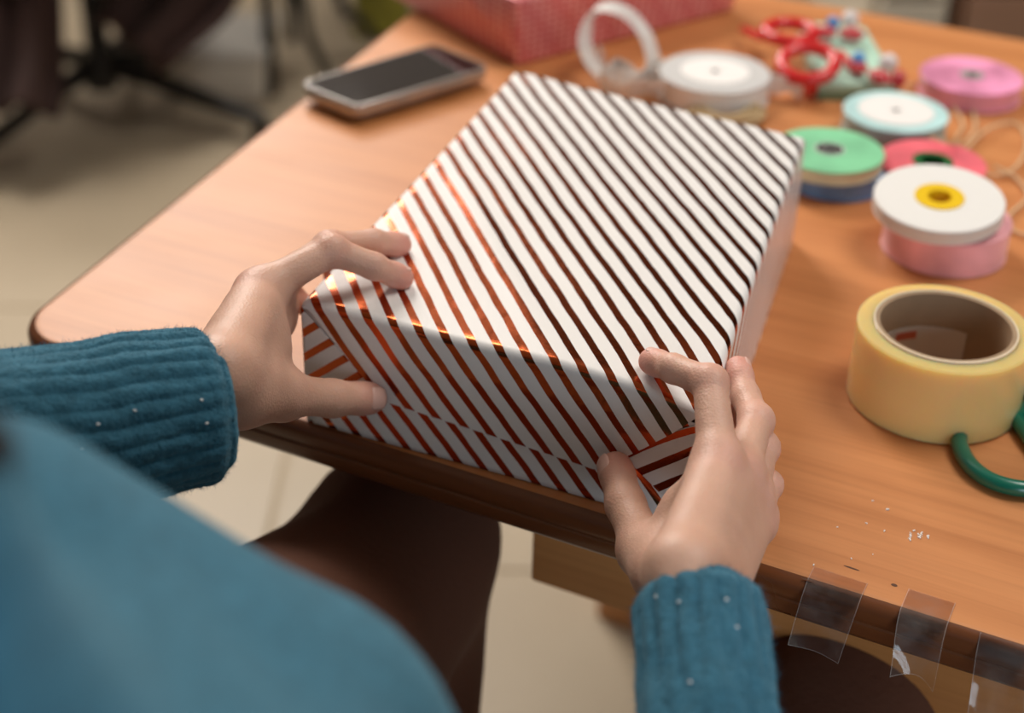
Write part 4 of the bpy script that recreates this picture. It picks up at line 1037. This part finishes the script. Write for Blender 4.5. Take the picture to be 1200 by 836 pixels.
# body: one blended field
bf = Field((-.47, -.02, .0), (.36, 1.10, 1.36), .0095); g = bf.new()
side_r = unit(shR - shL)
for a, b_, ra, rb, k in ((pelvis, chest, .105, .085, .03), (chest, neck0 - [0, 0, .06], .075, .045, .03), (shL, shR, .03, .03, .03), (neck0 - [0, 0, .04], neck1, .052, .050, .03), (neck1, head + [0, 0, -.03], .050, .062, .03),
        (hipL, midL, .085, .088, .04), (midL, kneeL, .088, .051, .03), (hipR, kneeR, .080, .052, .04), (kneeL, ankL, .050, .034, .03), (kneeR, ankR, .050, .034, .03),
        (kneeL * .75 + ankL * .25 - fwd * .022, kneeL * .5 + ankL * .5 - fwd * .02, .045, .040, .03), (kneeR * .75 + ankR * .25 - fwd * .022, kneeR * .5 + ankR * .5 - fwd * .02, .045, .040, .03),
        (ankL + [0, 0, -.04], ankL + fwd * .14 + [0, 0, -.058], .036, .026, .02), (ankR + [0, 0, -.04], ankR + fwd * .14 + [0, 0, -.058], .036, .026, .02),
        (shL, elL, .034, .030, .01), (shR, elR, .034, .030, .01), (elL, pathL[2], .029, .025, .01), (pathL[2], wl_, .025, .018, .01), (elR, wr_ + (elR - wr_) * .1, .029, .018, .01)):
    bf.cone(g, a, b_, ra, rb, k, .03)
hd = unit(np.array([.20, .88, -.42])); hu = unit(np.array([-.12, .35, .93])); hs = unit(np.cross(hd, hu)); hu = np.cross(hs, hd)
H_ = lambda x, y, z: head + hs * x + hd * y + hu * z
HP = []
for a, b_, ra, rb, k in ((H_(0, -.01, .02), H_(0, .02, .02), .078, .072, .03), (H_(0, .03, -.02), H_(0, .052, -.072), .058, .026, .03), (H_(0, .085, .0), H_(0, .098, -.022), .007, .0105, .012),
        (H_(.036, .062, -.020), H_(.034, .060, -.026), .020, .018, .02), (H_(-.036, .062, -.020), H_(-.034, .060, -.026), .020, .018, .02), (H_(.015, .086, -.052), H_(-.015, .086, -.052), .0075, .0075, .006),
        (H_(.036, .070, .026), H_(.010, .080, .026), .010, .010, .02), (H_(-.036, .070, .026), H_(-.010, .080, .026), .010, .010, .02), (H_(.076, .0, .012), H_(.076, .002, -.022), .012, .008, .008), (H_(-.076, .0, .012), H_(-.076, .002, -.022), .012, .008, .008)):
    HP.append((a, b_, ra, rb, k))
Vb, Fb = bf.mesh(g)
headf = Field(head - .17, head + .17, .0036); hg = headf.new()
for a, b_, ra, rb, k in [(neck0 * .4 + neck1 * .6, neck1, .049, .048, .02), (neck1, head + [0, 0, -.03], .048, .058, .03)] + HP: headf.cone(hg, a, b_, ra, rb, min(k, .018), .02)
for s_ in (-1, 1):
    sock = headf.new(); headf.cone(sock, H_(.030 * s_, .094, .006), H_(.036 * s_, .090, .006), .0100, .0095, 0); hg = np.maximum(hg, -sock)
Vhd, Fhd = headf.mesh(hg)
off1 = len(Vb); off2 = off1 + len(VH[0])
off3 = off2 + len(VH[1])
V = np.concatenate([Vb, VH[0], VH[1], Vhd]); Fc = np.concatenate([Fb, FH[0] + off1, FH[1] + off2, Fhd + off3])
fl_ = np.concatenate([np.zeros(len(Vb)), CH[0], CH[1], np.full(len(Vhd), .25)])
body = mesh_obj('person', V, Fc, m_skin, sharp=0)
at_l = body.data.attributes.new('flush', 'FLOAT', 'POINT'); at_l.data.foreach_set('value', fl_.astype(np.float32))
sm = body.modifiers.new('smooth', 'SMOOTH'); sm.factor = .5; sm.iterations = 3
tag(body, 'person in blue wool sweater seated at the table, holding the striped gift with both hands', 'person')
# fingernails
def nail(J, f_, dorsal, wd=.0050, ln=.0105, back=.0045):
    r2, r_ = RADS[f_][2], RADS[f_][3]
    ax = unit(J[3] - J[2]); dv = unit(dorsal - ax * (dorsal @ ax)); sv = np.cross(ax, dv); V, Fc = [], []; nu, nv = 12, 12
    for j in range(nv + 1):
        for i in range(nu + 1):
            a, b_ = i / nu * 2 - 1, j / nv
            wfac = 1 - .25 * max(0, (b_ - .6) / .4) ** 2 - .35 * max(0, (.25 - b_) / .25) ** 2
            x = a * wd * wfac; l = -back + ln * b_ - .0011 * a * a * (1 if b_ > .5 else -1) * abs(b_ - .5) * 2
            l3 = np.linalg.norm(J[3] - J[2]); rr = r_ + (r2 - r_) * max(0, -l) / l3 + (.0013 if f_ == 'thumb' else .0009)
            if l > .0016: rr = min(rr, (.0016 if f_ == 'thumb' else .0010) + r_ * math.sqrt(max(.35, 1 - ((l - .0016) / r_) ** 2)))
            yy = math.sqrt(max(1e-9, rr * rr - min(abs(x), rr * .95) ** 2)) - .0009 * max(0, (.2 - b_) / .2)
            V.append(J[3] + ax * l + sv * x + dv * yy)
    Fc = [[j * (nu + 1) + i, j * (nu + 1) + i + 1, (j + 1) * (nu + 1) + i + 1, (j + 1) * (nu + 1) + i] for j in range(nv) for i in range(nu)]
    o = mesh_obj('fingernail', V, Fc, m_nail, body); m = o.modifiers.new('thickness', 'SOLIDIFY'); m.thickness = .0006; m.offset = -1
nail(Lh['index'], 'index', np.array([-.1, .1, 1.0]), .0047, .0085, .0052); nail(Lh['middle'], 'middle', np.array([-.1, .35, 1.0]))
nail(Lh['thumb'], 'thumb', np.array([.25, -.75, .5]), .0063, .0125, .0058)
nail(Rh['index'], 'index', np.array([.25, .1, 1.0]), .0047, .0085, .0052); nail(Rh['middle'], 'middle', np.array([.9, .2, .3]))
nail(Rh['thumb'], 'thumb', np.array([-.95, -.05, .35]), .0063, .0125, .0058)
# eyes, lips, hair
m_eye = simple('eye_white', (0.75, 0.72, 0.70), 0.15); m_iris = simple('dark_iris', (0.02, 0.012, 0.008), 0.1); m_lip = simple('lips', (0.50, 0.14, 0.13), 0.4)
for s in (-1, 1):
    ey = mesh_obj('eye', *lathe_vf([(.0001, -.011), (.0075, -.008), (.011, 0), (.0075, .008), (.0001, .011)], 16, H_(.031 * s, .074, .006), hd), m_eye, body)
    mesh_obj('eyelid', *lathe_vf([(.0118 * math.cos(q_), .0118 * math.sin(q_) - .002) for q_ in np.linspace(-.15, 1.57, 8)], 20, H_(.031 * s, .074, .006), unit(hu + hd * .25)), m_skin, body)
    mesh_obj('iris', *lathe_vf([(.0001, .0106), (.005, .0098), (.0055, .0088)], 16, H_(.031 * s, .074, .006), hd), m_iris, ey)
mesh_obj('lips', *sweep_vf(catmull([H_(-.022, .080, -.052), H_(-.008, .0945, -.050), H_(0, .0955, -.051), H_(.008, .0945, -.050), H_(.022, .080, -.052)], 5), [.0015] + [.0034] * 19 + [.0015], 8), m_lip, body)
hf = Field((-.42, -.02, .85), (.02, .48, 1.36), .005); q = hf.new()
hf.cone(q, H_(0, -.025, .035), H_(0, .012, .052), .087, .074, .03)
for s in (-1, 1):
    hf.cone(q, H_(.066 * s, -.02, .03), H_(.075 * s, -.03, -.05), .030, .022, .02); hf.cone(q, H_(.075 * s, -.03, -.05), H_(.070 * s, -.05, -.13), .022, .016, .02)
hf.cone(q, H_(0, -.075, .0), H_(0, -.105, -.12), .062, .055, .04); hf.cone(q, H_(0, -.105, -.12), H_(0, -.12, -.24), .055, .03, .04)
lock = [H_(.080, -.03, -.03), np.array([-.128, .205, 1.135]), np.array([-.112, .222, 1.095]), atd(-30, 515, .30), atd(-17, 540, .30), atd(-24, 568, .30)]
for i in range(5): hf.cone(q, lock[i], lock[i + 1], (.020, .014, .010, .0055, .0046)[i], (.014, .010, .0055, .0046, .003)[i], .006)
Vh, Fh = hf.mesh(q); tag(mesh_obj('hair', Vh, Fh, m_hair, body, sharp=0), 'dark hair falling beside the collar')
# --- sweater body
sf = Field((-.50, -.02, .48), (.30, .72, 1.10), .0065); q = sf.new()
S1 = atd(-70, 765, .44); S2 = atd(265, 962, .45)
for a, b_, ra, rb, k in ((pelvis + [0, 0, -.01], chest, .150, .140, .05), (chest, neck0 - [0, 0, .055], .130, .075, .05), (S1, S2, .056, .058, .02), (S2, pelvis + [.03, .08, .12], .056, .10, .05),
        (S1, chest + [0, 0, .03], .055, .12, .05), (chest + [0, 0, .04], shR, .080, .060, .04), (chest + [0, 0, .0], shL, .080, .058, .04), (neck0 - [0, 0, .05], neck0 * .72 + neck1 * .28, .074, .0615, .02), (shL, S1, .055, .050, .03),
        (shL, elL, .062, .056, .04), (shR, elR, .060, .054, .04), (elL, pathL[2], .054, .035, .03), (elR, wr_ + (elR - wr_) * .55, .053, .036, .03)):
    sf.cone(q, a, b_, ra, rb, k, .04)
# soft folds
X, Y, Zg = sf.ax[0][:, None, None], sf.ax[1][None, :, None], sf.ax[2][None, None, :]
q += (.0028 * np.sin(X * 42 + Zg * 30 + 2 * np.sin(Y * 18)) * np.sin(Y * 33 - Zg * 21) + .0012 * np.sin(X * 90 + Y * 70) * np.sin(Zg * 80)).astype(np.float32)
# neck opening
nk = sf.new(); sf.cone(nk, neck0 - [0, 0, .02], neck1 + [0, 0, .05], .0545, .0555, 0); q = np.maximum(q, -nk)
Vs, Fs = sf.mesh(q)
sweater = mesh_obj('sweater', Vs, Fs, m_wool, body, sharp=0)
sm = sweater.modifiers.new('smooth', 'SMOOTH'); sm.factor = .5; sm.iterations = 4
# --- ribbed sleeves
def sleeve(path, rads, n_rib, across_dir, flat, rib_len, groove, seed, n_ring=110, seg=None):
    P = catmull(path, 40); d = np.concatenate([[0], np.cumsum(np.linalg.norm(np.diff(P, axis=0), axis=1))]); Lt = d[-1]
    ss = np.linspace(0, 1, n_ring) ** 1.25 * Lt
    P = np.stack([np.interp(ss, d, P[:, i]) for i in range(3)], 1)
    knots = np.linspace(0, 1, len(rads)); R_ = np.interp(ss / Lt, knots, rads)
    seg = n_rib * 12; V, Fc = [], []
    rr = np.random.default_rng(seed)
    # inner lip rings first, then outside
    rings = [(0, -.0042, .010), (0, -.0040, .0), (0, -.0018, -.0022)] + [(i, 0.0, 0.0) for i in range(n_ring)]
    for (i, dr, back) in rings:
        T_ = unit(P[min(i + 1, n_ring - 1)] - P[max(i - 1, 0)]); u = unit(across_dir - T_ * (across_dir @ T_)); v_ = np.cross(T_, u)
        s = ss[i]; lip = 1 - .16 * math.exp(-(s / .004) ** 2)
        fade = 1 / (1 + math.exp((s - rib_len) / .008))
        for k in range(seg):
            a = 2 * math.pi * k / seg
            wob = noise.noise(Vector((math.cos(a) * 2.2, math.sin(a) * 2.2, s * 28 + seed)))
            ph = a * n_rib + 1.1 * noise.noise(Vector((math.cos(a) * 1.5, math.sin(a) * 1.5, s * 20 + seed * 3)))
            rib = abs(math.sin(ph / 2)) ** .55 - .75
            puff = noise.noise(Vector((math.cos(a) * 1.6 + seed, math.sin(a) * 1.6, s * 16))) * .004 * (1 - fade) + noise.noise(Vector((math.cos(a) * 5, math.sin(a) * 5 + seed, s * 60))) * .0011 + noise.noise(Vector((math.cos(a) * 14, math.sin(a) * 14 + seed, s * 420))) * .0004
            r_ = (R_[i] * (lip if back == 0 and dr == 0 else .84) + dr * 1.0 + groove * rib * fade * (.3 + .7 * min(1, s / .012)) * (1 if dr == 0 else .4) + wob * .0008 + puff)
            V.append(P[i] + T_ * back + (math.cos(a) * u + math.sin(a) * v_ * flat) * r_)
    nr = len(rings)
    for i in range(nr - 1):
        for k in range(seg):
            j = (k + 1) % seg; Fc.append([i * seg + k, i * seg + j, (i + 1) * seg + j, (i + 1) * seg + k])
    return np.array(V), Fc, seg
sl1, sf1, sg1 = sleeve(pathL, [.0365, .0375, .039, .039, .0385, .039, .041, .044], 26, np.array([.25, .25, 1.0]), .97, .075, .0020, 3)
sleeveL = mesh_obj('sleeve', sl1, sf1, m_wool, sweater, sharp=0)
dR = unit(elR - wr_); pathR = [wr_ + dR * s + UP * (-.002) for s in (.009, .07, .13, .25)]; pathR = [q_ + UP * .0055 + RT * .0015 for q_ in pathR]
sl2, sf2, sg2 = sleeve(pathR, [.0272, .0274, .0282, .0292, .031, .034, .038], 18, np.array([1.0, 0.1, 0.0]), .86, .050, .0026, 5)
sleeveR = mesh_obj('sleeve', sl2, sf2, m_wool, sweater, sharp=0)
# wool fuzz standing off the sleeves
def fuzz(V, Fc, n, par, seed, ln=(.001, .0032)):
    V = np.asarray(V); Q = np.array([f for f in Fc if len(f) == 4]); rr = np.random.default_rng(seed)
    a = rr.integers(0, len(Q), n); w_ = rr.random((n, 2))
    A, B, C_, D = V[Q[a, 0]], V[Q[a, 1]], V[Q[a, 2]], V[Q[a, 3]]
    P = (A * (1 - w_[:, :1]) + B * w_[:, :1]) * (1 - w_[:, 1:]) + (D * (1 - w_[:, :1]) + C_ * w_[:, :1]) * w_[:, 1:]
    N = np.cross(B - A, D - A); N /= np.linalg.norm(N, axis=1, keepdims=True) + 1e-12
    c = V.mean(0)
    R1 = rr.normal(0, 1, (n, 3)); dr = N * .55 + R1 * .55; dr /= np.linalg.norm(dr, axis=1, keepdims=True)
    L_ = rr.uniform(*ln, (n, 1)); S = np.cross(dr, rr.normal(0, 1, (n, 3))); S /= np.linalg.norm(S, axis=1, keepdims=True) + 1e-12
    wdt = .00007; mid = P + dr * L_ * .55; tip = P + dr * L_ + rr.normal(0, .0008, (n, 3))
    W_ = np.concatenate([P - S * wdt, P + S * wdt, mid + S * wdt * .8, mid - S * wdt * .8, tip])
    i = np.arange(n); F4 = np.stack([i, i + n, i + 2 * n, i + 3 * n], 1).tolist(); F3 = np.stack([i + 3 * n, i + 2 * n, i + 4 * n], 1).tolist()
    o = mesh_obj('wool_fuzz', W_, F4 + F3, m_fuzz, par); tag(o, kind='stuff')
m_fuzz = simple('blue_wool_fibre', (0.045, 0.20, 0.30), .8)
fuzz(sl1, sf1, 16000, sleeveL, 1); fuzz(sl2, sf2, 16000, sleeveR, 2)
# lint beads caught in the wool
m_lint = simple('white_lint', (0.8, 0.8, 0.8), .5)
for (x, y) in ((160, 479), (116, 500), (97, 527), (246, 496), (238, 466), (793, 704), (866, 734), (806, 801), (851, 703), (765, 700)):
    Vp = sl1 if x < 500 else sl2
    rel = Vp - EYE; w_ = rel @ FW; px = CX + F_PX * (rel @ RT) / w_; py = CY - F_PX * (rel @ UP) / w_
    dd = np.hypot(px - x, py - y); c_ = np.where(dd < 4)[0]
    if len(c_) == 0: continue
    v0 = Vp[c_[np.argmin(w_[c_])]]
    blob('lint', v0, I3, (.0009, .0007, .0007), m_lint, sleeveL if x < 500 else sleeveR, 8)
# added leg cover, dark as shaded skin, and the stool that carries the person
m_leg_shade = simple('leg_shade_brown', (0.13, 0.048, 0.025), .85, bump=(200, .3, .002))
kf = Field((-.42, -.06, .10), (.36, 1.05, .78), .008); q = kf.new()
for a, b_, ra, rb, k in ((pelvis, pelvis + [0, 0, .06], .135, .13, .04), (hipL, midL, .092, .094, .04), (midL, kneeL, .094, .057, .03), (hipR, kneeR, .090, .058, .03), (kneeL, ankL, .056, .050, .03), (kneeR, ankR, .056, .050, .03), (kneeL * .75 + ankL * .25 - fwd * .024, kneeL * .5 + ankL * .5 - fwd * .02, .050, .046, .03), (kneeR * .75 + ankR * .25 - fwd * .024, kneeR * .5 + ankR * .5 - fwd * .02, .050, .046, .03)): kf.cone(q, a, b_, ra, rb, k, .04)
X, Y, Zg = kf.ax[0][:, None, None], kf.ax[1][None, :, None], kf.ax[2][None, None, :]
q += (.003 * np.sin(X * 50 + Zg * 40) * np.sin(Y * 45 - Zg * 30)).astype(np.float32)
Vk, Fk = kf.mesh(q); mesh_obj('shade_trousers', Vk, Fk, m_leg_shade, body, sharp=0)
st = np.array([-.13, .16, 0]); zs = float(pelvis[2]) - .13 + .012
stool = empty('stool', 'plain round wooden stool under the seated person', 'stool', tuple(float(v) for v in st))
mesh_obj('seat', *lathe_vf([(.0001, zs - .035), (.16, zs - .035), (.17, zs - .02), (.165, zs), (.0001, zs)], 40, st), m_wood_leg, stool)
for a in (.6, 2.17, 3.74, 5.31):
    d = np.array([math.cos(a), math.sin(a), 0]); mesh_obj('leg', *sweep_vf([st + d * .11 + [0, 0, zs - .03], st + d * .17 + [0, 0, .003]], .016, 12), m_wood_leg, stool)
